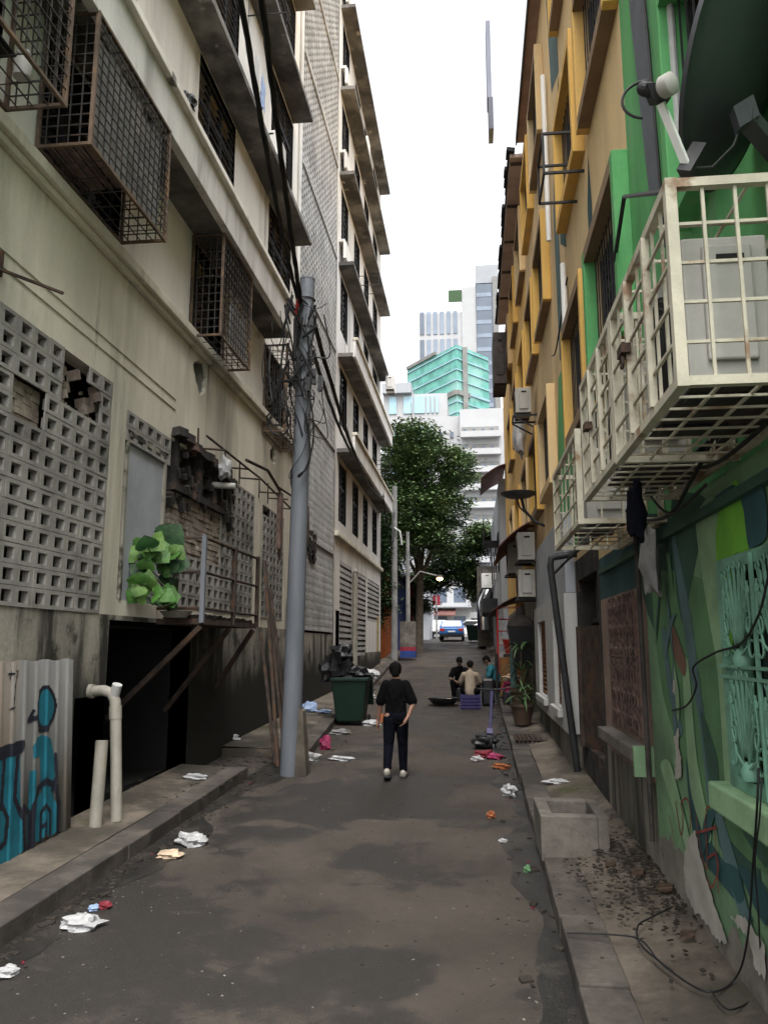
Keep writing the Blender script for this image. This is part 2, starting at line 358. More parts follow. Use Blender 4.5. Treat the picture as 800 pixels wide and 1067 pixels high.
# ================================================================== LEFT: NEAR BUILDING
XL=-4.35
NB=empty('concrete_shophouse',(XL,10,0),'cream concrete building with grey vent block panels and rusty window cages','building')
P1=(3.6,8.86,2.66,5.48); P2=(9.3,15.3,2.85,5.28); P3=(15.95,17.8,2.85,5.22)
W2=[(6.9,8.8),(11.3,12.9),(15.75,17.6)]
ops=[(*P1,.2),(*P3,.2),(9.3,15.3,2.85,5.28,.2),(9.15,11.95,.2,2.6,.3)]
ops+=[(a,b,7.3,8.75,.14) for a,b in [(3.9,6.2)]+W2]
W3=[(6.9,8.9),(11.3,13.3),(15.82,17.95)]
for k in range(4):
    for a,b in W3: ops.append((a,b,10.25+3.35*k,12.1+3.33*k,.12))
ov=[(11.55,12.3,6.3,6.98),(16.4,16.98,6.22,6.72)]
ops+=[(*o,.25) for o in ov]
wl=wall(M(),XL,1,1,18.7,2.66,7.0,ops); w=wall(M(),XL,1,1,18.7,7.0,23.2,[o[:2]+o[2:] for o in ops if o[3]>7]); 
for o in ov:   # irregular round-edged holes knocked through the wall
    cy=(o[0]+o[1])/2;cz=(o[2]+o[3])/2;ry=(o[1]-o[0])/2;rz=(o[3]-o[2])/2;n=24
    for i in range(n):
        def pt(i):
            t=2*pi*i/n; r=.8+.12*sin(3*t+cy)+.06*sin(7*t); m_=max(abs(cos(t)),abs(sin(t)))
            return (XL,cy+ry*r*cos(t),cz+rz*r*sin(t)),(XL,cy+ry*cos(t)/m_,cz+rz*sin(t)/m_),(XL-.06,cy+ry*r*cos(t),cz+rz*r*sin(t))
        a,b=pt(i),pt(i+1); wl.add([a[0],a[1],b[1],b[0],a[2],b[2]],[(0,1,2,3),(0,3,5,4)])
shell(w,XL,1,1,18.7,2.66,23.2,9)
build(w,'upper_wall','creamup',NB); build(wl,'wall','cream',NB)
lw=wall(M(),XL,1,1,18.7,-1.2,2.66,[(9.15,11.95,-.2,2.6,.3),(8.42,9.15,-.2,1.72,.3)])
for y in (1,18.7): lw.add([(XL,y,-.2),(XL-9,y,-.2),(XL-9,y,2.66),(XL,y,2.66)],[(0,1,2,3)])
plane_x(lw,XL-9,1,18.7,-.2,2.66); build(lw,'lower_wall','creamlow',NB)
vd=M(); plane_x(vd,XL-2.58,8.9,12.2,-.2,2.8); plane_x(vd,XL-.5,8.3,9.2,-.2,1.9); vd.box(XL-2.57,XL-.31,11.96,12.1,-.2,2.59); vd.box(XL-2.57,XL-.31,9.14,11.96,zr(10)-.1,zr(10)+.155); vd.box(XL-2.57,XL-.31,9.15,11.95,2.54,2.6); build(vd,'black_recess','dark',NB)  # near-black colour paints in the deep shade inside the void
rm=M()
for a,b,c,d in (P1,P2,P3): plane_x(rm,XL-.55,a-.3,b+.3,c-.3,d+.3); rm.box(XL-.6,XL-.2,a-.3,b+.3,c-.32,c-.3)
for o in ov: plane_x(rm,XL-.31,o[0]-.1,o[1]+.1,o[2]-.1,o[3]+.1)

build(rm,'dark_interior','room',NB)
broken={(14,12),(15,12),(16,12),(14,11),(15,11),(16,11),(14,13),(15,13)}
infill={(11,10),(11,9),(12,10),(12,9)}
b1=ventblocks(M(),XL+.012,1,*P1,18,14,.2,.075,lambda i,j:(i,j) in broken or (i,j) in infill,jit=.004)
build(b1,'vent_block_panel','block',NB)
fx=M()
py=(P1[1]-P1[0])/18;pz=(P1[3]-P1[2])/14
for i,j in infill:
    for q in range(3):
        for h in range(2): fx.box(XL-.13,XL-.06+R.uniform(-.01,.01),P1[0]+i*py+h*py/2+.008,P1[0]+i*py+(h+1)*py/2,P1[2]+j*pz+q*pz/3+.006,P1[2]+(j+1)*pz-pz/3*(2-q))
build(fx,'brick_infill','brick',NB); fx=M()
for k in range(26):  # rubble left in the broken corner
    y=P1[0]+R.uniform(14,17)*py; z=P1[2]+(11+R.random()**2*2.2)*pz; s=R.uniform(.02,.07)
    fx.obox((XL-.1+R.uniform(-.08,.08),y,z),(s,R.uniform(-.3,.3)*s,.2*s),(-.3*s,s,.3*s),(0,-.3*s,s*.8))
build(fx,'brick_rubble','brick',NB)
# second panel: grey sheet door, brick infill, blocks right of it
dY=(9.42,10.62); 
def sk2(i,j):
    y=9.3+(i+.5)*.3; z=2.85+(j+.5)*.2025
    return (y<10.75 and z<4.95) or (10.95<y<13.3 and 3.65<z<4.95) or (z>4.6 and 10.9<y<13.6)
build(ventblocks(M(),XL+.01,1,9.3,15.3,2.85,5.28,20,12,.2,.075,sk2,jit=.004),'vent_block_panel','block',NB)
dr=build(M().box(XL-.07,XL-.03,dY[0],dY[1],2.85,4.96),'sheet_metal_door','metaldoor',NB)
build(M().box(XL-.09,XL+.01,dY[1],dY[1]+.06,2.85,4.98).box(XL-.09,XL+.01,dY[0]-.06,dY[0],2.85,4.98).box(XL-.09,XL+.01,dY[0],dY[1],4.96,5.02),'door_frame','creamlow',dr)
bk=M(); z=3.62; r=0
while z<4.62:
    y=10.92-(r%2)*.12
    while y<13.34:
        a=max(y,10.92);b=min(y+.235,13.34)
        if b-a>.03: bk.box(XL-.12,XL-.02+R.uniform(-.012,.012),a+.006,b-.006,z+.005,z+.078)
        y+=.245
    z+=.085;r+=1
build(bk,'brick_infill','brick',NB)
bu=M()
bu.box(XL-.18,XL-.1,10.92,13.6,4.6,5.3)
for y0,y1 in ((10.95,11.05),(11.95,12.1),(12.75,12.85),(13.55,13.68)): bu.box(XL-.15,XL+.04,y0,y1,4.62,5.45)
bu.box(XL-.15,XL+.06,10.9,13.7,4.55,4.66); 
for k in range(9): bu.obox((XL+.03,11+k*.32,5.42-.03*k+R.uniform(-.03,.05)),(.09,0,.02),(0,.19,R.uniform(-.05,.03)),(-.01,.02,.07))
for k in range(60):
    s=R.uniform(.02,.08); bu.obox((XL-.02+R.uniform(-.05,.06),R.uniform(10.9,13.9),R.uniform(4.35,5.3)),(s,.2*s,0),(-.2*s,s,.4*s),(0,-.4*s,s))
build(bu,'burnt_vent_box','burnt',NB)
build(ventblocks(M(),XL+.01,1,*P3,6,12,.2,.075,lambda i,j:j>10 and i<2,jit=.004),'vent_block_panel','block',NB)
# mouldings, hoods and bands
build(M().box(XL,XL+.14,3.4,18.68,7.03,7.17).box(XL,XL+.08,3.4,18.68,6.95,7.03),'sill_moulding','cream',NB,bevel=.015)
H1=[8.82,12.12,15.5,18.8,22.1]
h=build(M().box(XL,-3.86,3.4,15.75,H1[0],H1[0]+.12),'window_hood','hood',NB)
build(M().box(-3.86,-3.74,3.4,15.75,H1[0]-.02,H1[0]+.58),'parapet_band','white',h,bevel=.01)
build(M().box(-3.88,-3.66,3.4,15.8,H1[0]+.58,H1[0]+.7),'moulding','creamup',h,bevel=.02)
for z in H1[1:]:
    m=M(); y=3.4
    while y<17.9:
        y2=min(17.93,y+R.uniform(1.6,2.6)); m.box(XL,-3.82+R.uniform(-.006,.006),y,y2,z+R.uniform(-.004,.004),z+.13); y=y2
    build(m,'window_hood','hood',NB)
def louvre_window(par,X,s,a,b,c,d,dp=.1,bars=10,frames=2,mt='blackmetal',gl='carglass'):
    x=X-s*dp
    f=M(); 
    for y in [a+.03]+[a+(b-a)*k/(frames+1) for k in range(1,frames+1)]+[b-.03]: f.box(min(x,x+s*.05),max(x,x+s*.05),y-.03,y+.03,c,d)
    for z in (c+.03,c+(d-c)*.62,d-.03): f.box(min(x,x+s*.045),max(x,x+s*.045),a,b,z-.03,z+.03)
    o=build(f,'window',mt,par)
    g=M()
    for k in range(bars):
        z=c+(d-c)*(k+.5)/bars; g.obox((x-s*.03,(a+b)/2,z),(s*.03,0,.035),(0,(b-a)/2-.02,0),(.004,0,.004))
    plane_x(g,x-s*.09,a,b,c,d)
    build(g,'louvre_panes',gl,o)
    return o
for a,b in [(3.9,6.2)]+W2: louvre_window(NB,XL,1,a,b,7.3,8.75,.13)
for k in range(4):
    for i,(a,b) in enumerate(W3):
        o=louvre_window(NB,XL,1,a,b,10.25+3.35*k,12.1+3.33*k,.1,14)
        gr=M()
        for q in range(13): gr.box(XL-.03,XL-.012,a,b,10.3+3.35*k+q*.15,10.318+3.35*k+q*.15)
        build(gr,'security_grille','cagemetal',o)
# window cages
def cage(base,label,wx,ly,hz,nx,ny,nz,mt='cagemetal',fr=.035,br=.012,tray='rust',name='window_cage',s=1,cat='window cage',group=None,diag=False,top=True,tb=None):
    x0,y0,z0=base; X1=x0+s*wx
    root=empty(name,(x0,y0,z0),label,cat,group)
    f=M()
    for y in (y0,y0+ly):
        for z in (z0,z0+hz): f.bar((x0,y,z),(X1,y,z),fr*.94)
        f.bar((X1,y,z0-fr*.54),(X1,y,z0+hz+fr*.54),fr*1.08)
        f.bar((x0+s*fr,y,z0),(x0+s*fr,y,z0+hz),fr)
    for z in (z0,z0+hz): f.bar((X1,y0,z),(X1,y0+ly,z),fr); f.bar((x0+s*fr,y0,z),(x0+s*fr,y0+ly,z),fr)
    build(f,'frame','cagerust' if mt=='cagemetal' else mt,root)
    g=M()
    for i in range(1,ny): y=y0+ly*i/ny; g.bar((X1,y,z0),(X1,y,z0+hz),br)
    for i in range(1,nz): z=z0+hz*i/nz; g.bar((X1+s*br,y0,z),(X1+s*br,y0+ly,z),br)
    build(g,'front_grille',mt,root)
    for y in (y0,y0+ly):
        g=M()
        for i in range(1,nx): x=x0+(X1-x0)*i/nx; g.bar((x,y,z0),(x,y,z0+hz),br)
        for i in range(1,nz): z=z0+hz*i/nz; g.bar((x0,y+br,z),(X1,y+br,z),br)
        build(g,'side_grille',mt,root)
    g=M(); 
    for i in range(1,4): x=x0+(X1-x0)*i/4; g.bar((x,y0,z0),(x,y0+ly,z0),br*.9)
    for i in range(1,(tb or ny//2)): y=y0+ly*i/(tb or ny//2); g.bar((x0,y,z0-br*.8),(X1,y,z0-br*.8),br*.8)
    build(g,'floor_grille',mt,root)
    if top:
        g=M()
        for i in range(1,ny//2): y=y0+ly*i/(ny//2); g.bar((x0,y,z0+hz),(X1,y,z0+hz),br)
        g.bar(((x0+X1)/2,y0,z0+hz),((x0+X1)/2,y0+ly,z0+hz),br*.9); build(g,'top_grille',mt,root)
    return root
GC='rusty cages over the left building\'s windows'
c1=cage((XL,6.85,7.3),'large dark window cage backed with grey boards under the cream band, second along the wall',.6,1.95,1.5,5,14,13,group=GC)
bs=M()
for k in range(6): bs.box(-3.83+R.uniform(-.006,.006),-3.815,7.0+k*.29,7.0+k*.29+.27,7.36+R.uniform(0,.03),8.72-R.uniform(0,.2))
build(bs,'backing_boards','sheet',c1)
tr=M()
for k in range(5): tr.box(XL+.08+k*.1,XL+.15+k*.1,6.9,7.7,7.33,7.345)
build(tr,'slat_tray','winbrown',c1)
c0=cage((XL,4.3,7.32),'brown rusted window cage nearest the camera at the upper left, holding a white jar',.62,2.0,1.45,5,12,10,group=GC)
build(M().box(XL+.1,XL+.5,4.6,5.7,7.345,7.36),'tray','dark',c0)
jr=empty('plastic_jar',(XL+.4,5.95,7.35),'white plastic jar standing in the rusted cage at the upper left','jar')
build(M().lathe([(.075,0),(.08,.02),(.08,.17),(.055,.2),(.055,.22)],(XL+.4,5.95,7.35),n=14),'body','acgrey',jr,True)
build(M().lathe([(.06,0),(.06,.045)],(XL+.4,5.95,7.565),n=14),'lid','whitehouse',jr,True)
c2=cage((XL,11.3,7.08),'dark wire window cage with a bare wire ring hanging in it above the oval hole',.52,1.6,1.68,5,12,12,group=GC)
bs=M()
for k in range(4): bs.box(-3.92,-3.905+R.uniform(0,.008),12.0+k*.22,12.2+k*.22,7.12,8.1-R.uniform(0,.3))
build(bs,'backing_boards','sheet',c2)
rg=M().tube([(XL+.3+.2*cos(2*pi*i/16),11.45+.2*sin(2*pi*i/16),8.05) for i in range(17)],.008,6); rg.tube([(XL+.3,11.45,8.05+.0),(XL+.3,11.46,8.3),(XL+.3,11.5,8.7)],.006,6); build(rg,'wire_ring','cagemetal',c2)
c3=cage((XL,15.72,6.75),'dark wire window cage behind the tall grey pole, farthest of the cages',.5,1.75,1.9,5,13,13,group=GC)
# ------------------------------------------------------------------ stair tower + far block
AB=empty('apartment_block',(XL,30,0),'tall cream apartment block with grey vent block stair tower and rows of stained hoods','building')
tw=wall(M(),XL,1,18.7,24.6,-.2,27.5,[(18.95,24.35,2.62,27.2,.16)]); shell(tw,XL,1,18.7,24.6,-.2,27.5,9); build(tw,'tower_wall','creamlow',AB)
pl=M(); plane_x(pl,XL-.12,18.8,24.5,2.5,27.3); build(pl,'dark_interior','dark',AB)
z=2.62; fl=[2.62,5.15,8.5,11.85,15.15,18.5,21.85,25.2,27.2]
for a,b in zip(fl,fl[1:]):
    build(ventblocks(M(),XL+.02,1,18.95,24.35,a+.06,b-.06,21,max(1,round((b-a-.12)/.21)),.21,.06,jit=.002),'vent_screen','towerblock',AB)
for z in fl[1:-1]: build(M().box(XL-.1,XL+.06,18.95,24.35,z-.06,z+.06),'floor_beam','towerblock',AB)
bp=M()
for k in range(80):
    s=R.uniform(.03,.09); bp.obox((XL+.04,R.uniform(19,21.4),R.uniform(4.6,5.3)),(.03,0,0),(0,s,.3*s),(0,-.4*s,s))
build(bp,'burnt_patch','burnt',AB)
Y0,Y1=24.6,37.4
FW=[(25.35,26.9),(28.4,29.9),(31.2,32.7),(34.2,35.9)]
HF=[8.56,11.86,15.15,18.55,21.88,25.2]
ops=[(a,b,6.35+3.33*k,8.35+3.33*k,.12) for k in range(6) for a,b in FW]
lv=[(25.75,28.3,2.35,5.05),(28.9,32.1,1.9,5.05),(32.7,36.8,3.3,5.05)]
ops+=[(*o,.15) for o in lv]+[(25.0,25.7,.7,3.4,.35),(26.0,26.5,.6,1.6,.3),(27.3,27.9,.6,1.6,.3)]
w=wall(M(),XL,1,Y0,Y1,2.0,26.1,[o for o in ops]); shell(w,XL,1,Y0,Y1,2.0,26.1,9); build(w,'wall','white',AB)
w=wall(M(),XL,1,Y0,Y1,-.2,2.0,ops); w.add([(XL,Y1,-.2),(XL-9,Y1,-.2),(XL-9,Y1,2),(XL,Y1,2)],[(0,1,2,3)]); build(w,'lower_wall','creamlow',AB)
for o in lv:
    lp=M(); z=o[2]; k=0
    while z<o[3]-.02:
        lp.box(XL-.12,XL-.01+(.02 if k%2 else 0),o[0],o[1],z,z+.12); z+=.2; k+=1
    plane_x(lp,XL-.13,o[0],o[1],o[2],o[3]); build(lp,'concrete_louvre_panel','towerblock',AB)
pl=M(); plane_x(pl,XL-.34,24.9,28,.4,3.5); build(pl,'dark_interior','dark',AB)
build(M().box(XL-.2,XL-.15,25.25,25.68,.7,3.2),'back_door','hood',AB)
for k in range(6):
    for a,b in FW: louvre_window(AB,XL,1,a,b,6.35+3.33*k,8.35+3.33*k,.1,10,1)
for k,z in enumerate(HF):
    h=build(M().box(XL,-3.83,Y0+.3,37.1,z,z+.13),'window_hood','hood',AB)
    if k<2:
        build(M().box(-3.83,-3.74,Y0+.3,37.1,z-.02,z+.55),'parapet_band','white',h); build(M().box(-3.85,-3.66,Y0+.28,37.15,z+.55,z+.66),'moulding','cream',h,bevel=.02)
    else: build(M().box(XL,-4.15,Y0+.35,26.2,z+.9,z+1.0).box(-4.2,-4.1,Y0+.35,26.2,z+.3,z+.9),'sill_band','white',h)
build(M().box(XL,XL+.14,Y0,37.4,5.75,5.9),'sill_moulding','cream',AB,bevel=.02)
build(M().box(XL,XL+.02,36,36.5,2.0,3.6),'painted_patch',mat('mustard',(.35,.26,.08),.85,.3,4),AB)
dp=M()
for y in (28.45,28.75): dp.tube([(XL+.1,y,.9),(XL+.1,y,4.9)],.07,10)
dp.tube([(XL+.1,28.45,4.9),(XL+.1,28.6,5.0),(XL+.1,28.75,4.9)],.07,10)
single(dp,'drain_pipe','pvc','pair of white drain pipes joined at the top on the far cream wall','pipe',smooth=True)
# ------------------------------------------------------------------ things on the left wall
CG=empty('corrugated_sheet',(-4.28,5.0,.38),'grey corrugated metal sheet with blue and black graffiti leaning against the stained wall','metal sheet')
def corr(y): 
    t=(y/.2)%1.; t=min(t,1-t)*2
    return .014*max(0,min(1,(t-.62)/.2))
def cx(y,z): return -4.20-.09*(z-.4)/1.75*1.0+corr(y)
m=M(); N=340
for i in range(N+1):
    y=5.0+3.22*i/N
    zb=zr(y)+.17+ (.03*sin(y*9)+.02*sin(y*23)); zt=2.15+.008*sin(y*15)
    m.v+=[(cx(y,zb),y,zb),(cx(y,1.2),y,1.2),(cx(y,zt),y,zt)]
for i in range(N):
    for k in range(2): m.f.append((3*i+k,3*i+3+k,3*i+4+k,3*i+1+k))
cs=build(m,'sheet','corr',CG,True); sd=cs.modifiers.new('t','SOLIDIFY'); sd.thickness=.004; sd.offset=-1
# graffiti: outlines painted on the ridges, given in picture-like units then laid on the sheet as thin paint
def U(u,v):  # u along wall, v up
    return (6.92+u,v)
def inpoly(y,z,P):
    c=False
    for (a,b),(d,e) in zip(P,P[1:]+P[:1]):
        if (b>z)!=(e>z) and y<(d-a)*(z-b)/(e-b)+a: c=not c
    return c
def dseg(y,z,a,b):
    ay,az=a;by,bz=b; L=(by-ay)**2+(bz-az)**2; t=max(0,min(1,((y-ay)*(by-ay)+(z-az)*(bz-az))/L)) if L else 0
    return hypot(y-ay-t*(by-ay),z-az-t*(bz-az))
head=[(7.66+.17*cos(t)+.02*cos(2*t),1.68+.2*sin(t)) for t in [2*pi*i/20 for i in range(20)]]
body=[(7.45,1.32),(7.5,1.4),(7.62,1.42),(7.78,1.36),(7.86,1.15),(7.86,.95),(7.78,.83),(7.64,.83),(7.6,1.0),(7.58,1.22),(7.46,1.22)]
arch=[(7.5,.45),(7.5,.72),(7.56,.85),(7.68,.9),(7.82,.84),(7.9,.68),(7.9,.45),(7.8,.42),(7.72,.48),(7.62,.42)]
blk=[(6.5,.38),(6.5,1.32),(7.22,1.36),(7.26,.8),(7.32,.42),(7.0,.3)]
tailb=[(7.38,.45),(7.4,1.1),(7.5,1.1),(7.5,.45)]
lines=[(head+[head[0]],.02),([(7.44,1.66),(7.36,1.58),(7.5,1.6)],.022),([(7.56,1.47),(7.72,1.46)],.02),([(6.5,1.34),(7.26,1.38),(7.24,1.32),(6.5,1.28)],.03),([(7.2,1.36),(7.16,.9),(7.3,.7),(7.34,.4)],.028),([(6.98,1.3),(6.95,.85)],.022),([(6.75,.85),(6.95,.9),(7.05,.75),(7.03,.55),(6.9,.5)],.024),
 ([(7.86,1.2),(7.88,.98),(7.82,.86)],.018),([(7.46,.42),(7.47,.75),(7.56,.92),(7.7,.97),(7.86,.9),(7.96,.7),(7.95,.45)],.03),([(7.62,.42),(7.62,.68),(7.7,.74),(7.8,.66),(7.8,.45)],.02),([(7.66,.55),(7.72,.58),(7.7,.48)],.02),([(7.3,.8),(7.42,.72),(7.42,.4)],.024),
 ([(7.03,1.98),(7.05,2.06)],.006),([(7.0,2.03),(7.08,2.03)],.006),([(7.1,2.05),(7.16,2.05),(7.14,1.99),(7.1,1.95)],.006),([(7.1,1.95),(7.08,1.72)],.006),([(7.03,1.71),(7.13,1.72)],.006)]
ga,gb=M(),M(); st=.009
def cell(mm,y,z,e):
    q=[(y,z),(y+st,z),(y+st,z+st),(y,z+st)]; mm.add([(cx(a,b)+e,a,b) for a,b in q],[(0,1,2,3)])
y=6.3
while y<8.15:
    z=.36
    while z<2.12:
        bl=any(dseg(y,z,p,q)<wd for L_,wd in lines for p,q in zip(L_,L_[1:]))
        if bl: cell(gb,y,z,.006)
        elif any(inpoly(y,z,P) for P in (head,body,arch,blk,tailb)): cell(ga,y,z,.004)
        z+=st
    y+=st
g1=build(ga,'blue_graffiti','gblue',CG); build(gb,'black_graffiti','gblack',CG)
pp=empty('waste_pipe',(-3.92,8.62,.4),'white plastic waste pipe with an elbow coming out of the stained wall','pipe')
build(M().tube([(-4.35,8.75,1.78),(-4.18,8.75,1.79),(-4.08,8.74,1.76),(-4.03,8.73,1.68),(-4.01,8.72,1.55),(-3.88,8.6,.41)],.062,14),'pipe','pvc',pp,True)
build(M().tube([(-4.02,8.725,1.62),(-4.005,8.712,1.48)],.07,14),'joint_collar','pvc',pp,True); build(M().tube([(-4.35,8.75,1.78),(-4.3,8.75,1.78)],.08,14),'joint_collar','pvc',pp,True)
build(M().tube([(-4.04,8.73,1.74),(-4.0,8.7,1.86)],.055,14),'cleanout_cap','whitehouse',pp,True)
single(M().tube([(-4.0,8.36,.4),(-4.01,8.42,1.28)],.068,14,cap=False).tube([(-4.01,8.42,1.28),(-4.0,8.36,.4)],.058,14),'pipe_stub','pvc','short open white plastic pipe standing on the pavement in front of the waste pipe','pipe',smooth=True)
# platform with railings
PB=empty('steel_balcony',(-3.98,12,2.6),'rusty steel balcony with pipe railings and diagonal braces above the dark recess','balcony')
d=M(); d.box(XL,-3.7,10.57,13.35,2.58,2.66)
build(d,'deck','rust',PB)
mu=M()
for k in range(160):
    s=R.uniform(.015,.05); mu.obox((R.uniform(XL+.05,-3.72),R.uniform(10.6,13.3),2.665+s*.5),(s,0,.2*s),(0,s,0),(0,-.2*s,s*.7))
build(mu,'leaf_litter','muck',PB,stuff=True)
rl=M()
for z in (3.78,3.3,2.8): rl.tube([(XL,10.57,z),(-3.7,10.57,z),(-3.7,13.35,z)],.022,8); 
build(rl,'railing','rust',PB)
for y,mt in ((10.57,'pole'),(12.0,'rust'),(13.35,'rust')): build(M().bar((-3.7,y,2.6),(-3.7,y,3.82),.06),'post',mt,PB)
for y,x in ((10.6,-5.0),(11.9,-4.7),(13.2,-4.9)): build(M().bar((-3.72,y,2.55),(max(x,-4.36) if y>12 else x,y,1.55 if y>12 else 1.3),.07),'brace','rust',PB)
for k,(a,b) in enumerate((((-3.6,13.42,3.75),(-3.02,12.35,.45)),((-3.62,13.55,3.6),(-2.96,12.6,.45)),((-3.58,13.75,3.3),(-2.95,12.9,.47)),((-3.66,13.5,2.5),(-3.1,12.5,.45)))):
    single(M().bar(a,b,.05,.035),'steel_bar','rust',['longest rusty bar leaning on the balcony railing beside the pole','thin rusty bar leaning second from the balcony post','rusty bar leaning nearest the tall grey pole','short rusty bar leaning low under the balcony end'][k],'bar','rusty bars leaning by the balcony')
# elephant-ear plants
def heart(m,c,d,up,L,W):
    c=Vector(c);d=Vector(d).normalized();n=Vector(up);n=(n-d*n.dot(d)).normalized();s=d.cross(n); b=len(m.v); ph=R.uniform(0,6); cu=R.uniform(.15,.55); NQ=9; NT=15
    for i in range(NT):
        u=i/(NT-1); t=-.24+1.24*u; wd=.5*max(0,sin(pi*min(1,(u+.03)**.62)))**.8*(1+.05*sin(u*38+ph))
        for k in range(NQ):
            q=-1+2*k/(NQ-1); notch=-.12*(1-abs(q))*max(0,1-u*5)
            m.v.append(tuple(c+d*((t-notch*1.0-cu*.15*t*t)*L)+s*(q*wd*W*2)+n*(-cu*t*t*L+.10*W*(abs(q)**1.5)*(1-u)+.02*L*sin(u*30+abs(q)*5+ph)*abs(q))))
    for i in range(NT-1):
        for k in range(NQ-1): a=b+i*NQ+k; m.f.append((a,a+1,a+NQ+1,a+NQ))
EP=empty('elephant_ear_plant',(-4.02,10.45,2.66),'large leafy elephant ear plant growing in a shallow pot on the rusty balcony','plant')
st=M()
for k in range(34):
    a=R.uniform(-3.0,1.2); r=R.uniform(.12,.6); hgt=R.uniform(.08,.8)
    if k<4: hgt=.72+.07*k; r=.12+.06*k
    tip=(-4.12+r*cos(a)*.5,10.1+r*sin(a)*.8-.25,2.75+hgt)
    st.tube([(-4.02,10.45,2.7),(-4.02+.3*(tip[0]+4.02),10.45+.3*(tip[1]-10.45),2.7+hgt*.6),tip],.012,6,.007)
    lf=M(); dd=(cos(a)*.8+R.uniform(-.5,.5),sin(a)*.3-.15,R.uniform(-1.1,.5) if k%3 else .9); heart(lf,tip,dd,(.45+R.uniform(-.5,.3),-.85,.35+R.uniform(-.3,.5)),R.uniform(.16,.30)*(1.05 if k<5 else .7),R.uniform(.15,.24)*(1.05 if k<5 else .7)); 
    build(lf,'leaf',['leafbig','leafbig','leafpale','leafdeep'][k%4],EP,2)
build(st,'stems','leafpot',EP,True)
build(M().lathe([(.14,0),(.2,.06),(.22,.09),(.2,.09),(.18,.06)],(-4.02,10.45,2.665),n=18),'pot','pvc',EP,True)
# bracket rack on the wall
RK=empty('awning_bracket',(XL,14,5.2),'rusty bare awning frame of pipes sticking out of the cream wall','bracket')
rk=M()
for i,y in enumerate((11.9,13.3,14.2,15.6,16.3,17.6)):
    rk.tube([(XL,y,5.75-.0),(XL+.02,y,5.42),(-3.92,y+.1,5.4)],.02,6); rk.tube([(XL,y,5.75),(XL,y,5.3)],.022,6)
rk.tube([(-4.2,11.9,5.62),(-4.0,14.5,5.45),(-3.95,17.3,5.25)],.02,6)
rk.tube([(-3.92,13.2,5.52),(-3.85,14.4,5.6),(-3.8,14.9,5.42),(-3.83,15.3,5.38)],.03,7); rk.tube([(-3.92,15.6,5.5),(-3.8,16.4,5.45),(-3.75,16.6,4.7)],.025,7); rk.tube([(-3.9,17,5.5),(-3.75,17.7,5.45),(-3.75,17.8,4.6)],.025,7)
build(rk,'pipe_frame','rust',RK)
single(M().box(-3.88,-3.8,15.3,15.5,4.2,5.35).box(-3.9,-3.86,15.55,15.65,4.0,5.3),'hanging_plank','winbrown','brown plank hanging from the bare awning frame','plank')
single(M().tube([(XL,12.7,4.98),(-3.95,12.72,4.95)],.055,12),'duct_pipe','acgrey','short white pipe poking out below the burnt vent box','pipe',smooth=True)
def crumple(c,s,seed,n=18,flat=.6):
    rr=random.Random(seed); m=M().ball((0,0,0),1,1,1,n)
    ph=[rr.uniform(0,6) for _ in range(6)]
    def fn(v):
        k=1+.22*sin(5*v.x+ph[0])*sin(4*v.y+ph[1])+.18*sin(7*v.z+ph[2]+3*v.x)+.12*sin(11*v.y+ph[3])+rr.uniform(-.09,.09)
        return Vector((c[0]+v.x*k*s[0],c[1]+v.y*k*s[1],c[2]+s[2]*flat+max(-.6,v.z)*k*s[2]))
    return m.xform(fn)
single(crumple((-4.12,12.6,5.1),(.1,.14,.2),3),'cloth_rag','wbag','pale rag snagged beside the burnt vent box','rag',smooth=True)
# AC condensers (generic): local x is the depth, y the length
def condenser(name,base,label,lx=.32,ly=.82,lz=.62,fan='x',group=None,mt='acgrey',rz=0):
    r=empty(name,base,label,'air conditioner',group); x,y,z=base
    build(M().box(x-lx/2,x+lx/2,y-ly/2,y+ly/2,z+.03,z+lz),'casing',mt,r,bevel=.012)
    build(M().box(x-lx/2+.02,x+lx/2-.02,y-ly/2+.1,y-ly/2+.2,z,z+.03),'foot','blackmetal',r); build(M().box(x-lx/2+.02,x+lx/2-.02,y+ly/2-.2,y+ly/2-.1,z,z+.03),'foot','blackmetal',r)
    g=M(); sx=x-lx/2-.004
    for k in range(7):
        q=.04+k*.035
        g.tube([(sx,y+.08+q*cos(2*pi*i/20),z+lz/2+q*sin(2*pi*i/20)) for i in range(21)],.004,5,cap=False)
    build(g,'fan_grille','blackmetal',r)
    build(M().lathe([(.27,0),(.27,.004)],(sx+.003,y+.08,z+lz/2),(-1,0,0),n=24),'fan_opening','dark',r)
    build(M().box(x-lx*.28,x+lx*.30,y-ly/2-.025,y-ly/2+.001,z+lz*.18,z+lz*.93),'service_cover',mt,r,bevel=.01)
    build(M().box(x-lx*.12,x+lx*.2,y-ly/2-.031,y-ly/2-.024,z+lz*.80,z+lz*.86),'handle_recess','dark',r)
    if rz: r.rotation_euler=(0,0,rz)
    return r
condenser('ac_condenser',(-4.05,15.1,12.45),'white air conditioner condenser perched on a hood high on the cream building',.3,.75,.6,mt='white')
condenser('ac_condenser',(-4.0,29.0,22.1),'small white air conditioner condenser high up on the far apartment block',.3,.7,.55,mt='white')
condenser('ac_condenser',(-3.75,36.4,14.35),'white air conditioner condenser at the far corner of the apartment block',.4,.9,.7,mt='white')

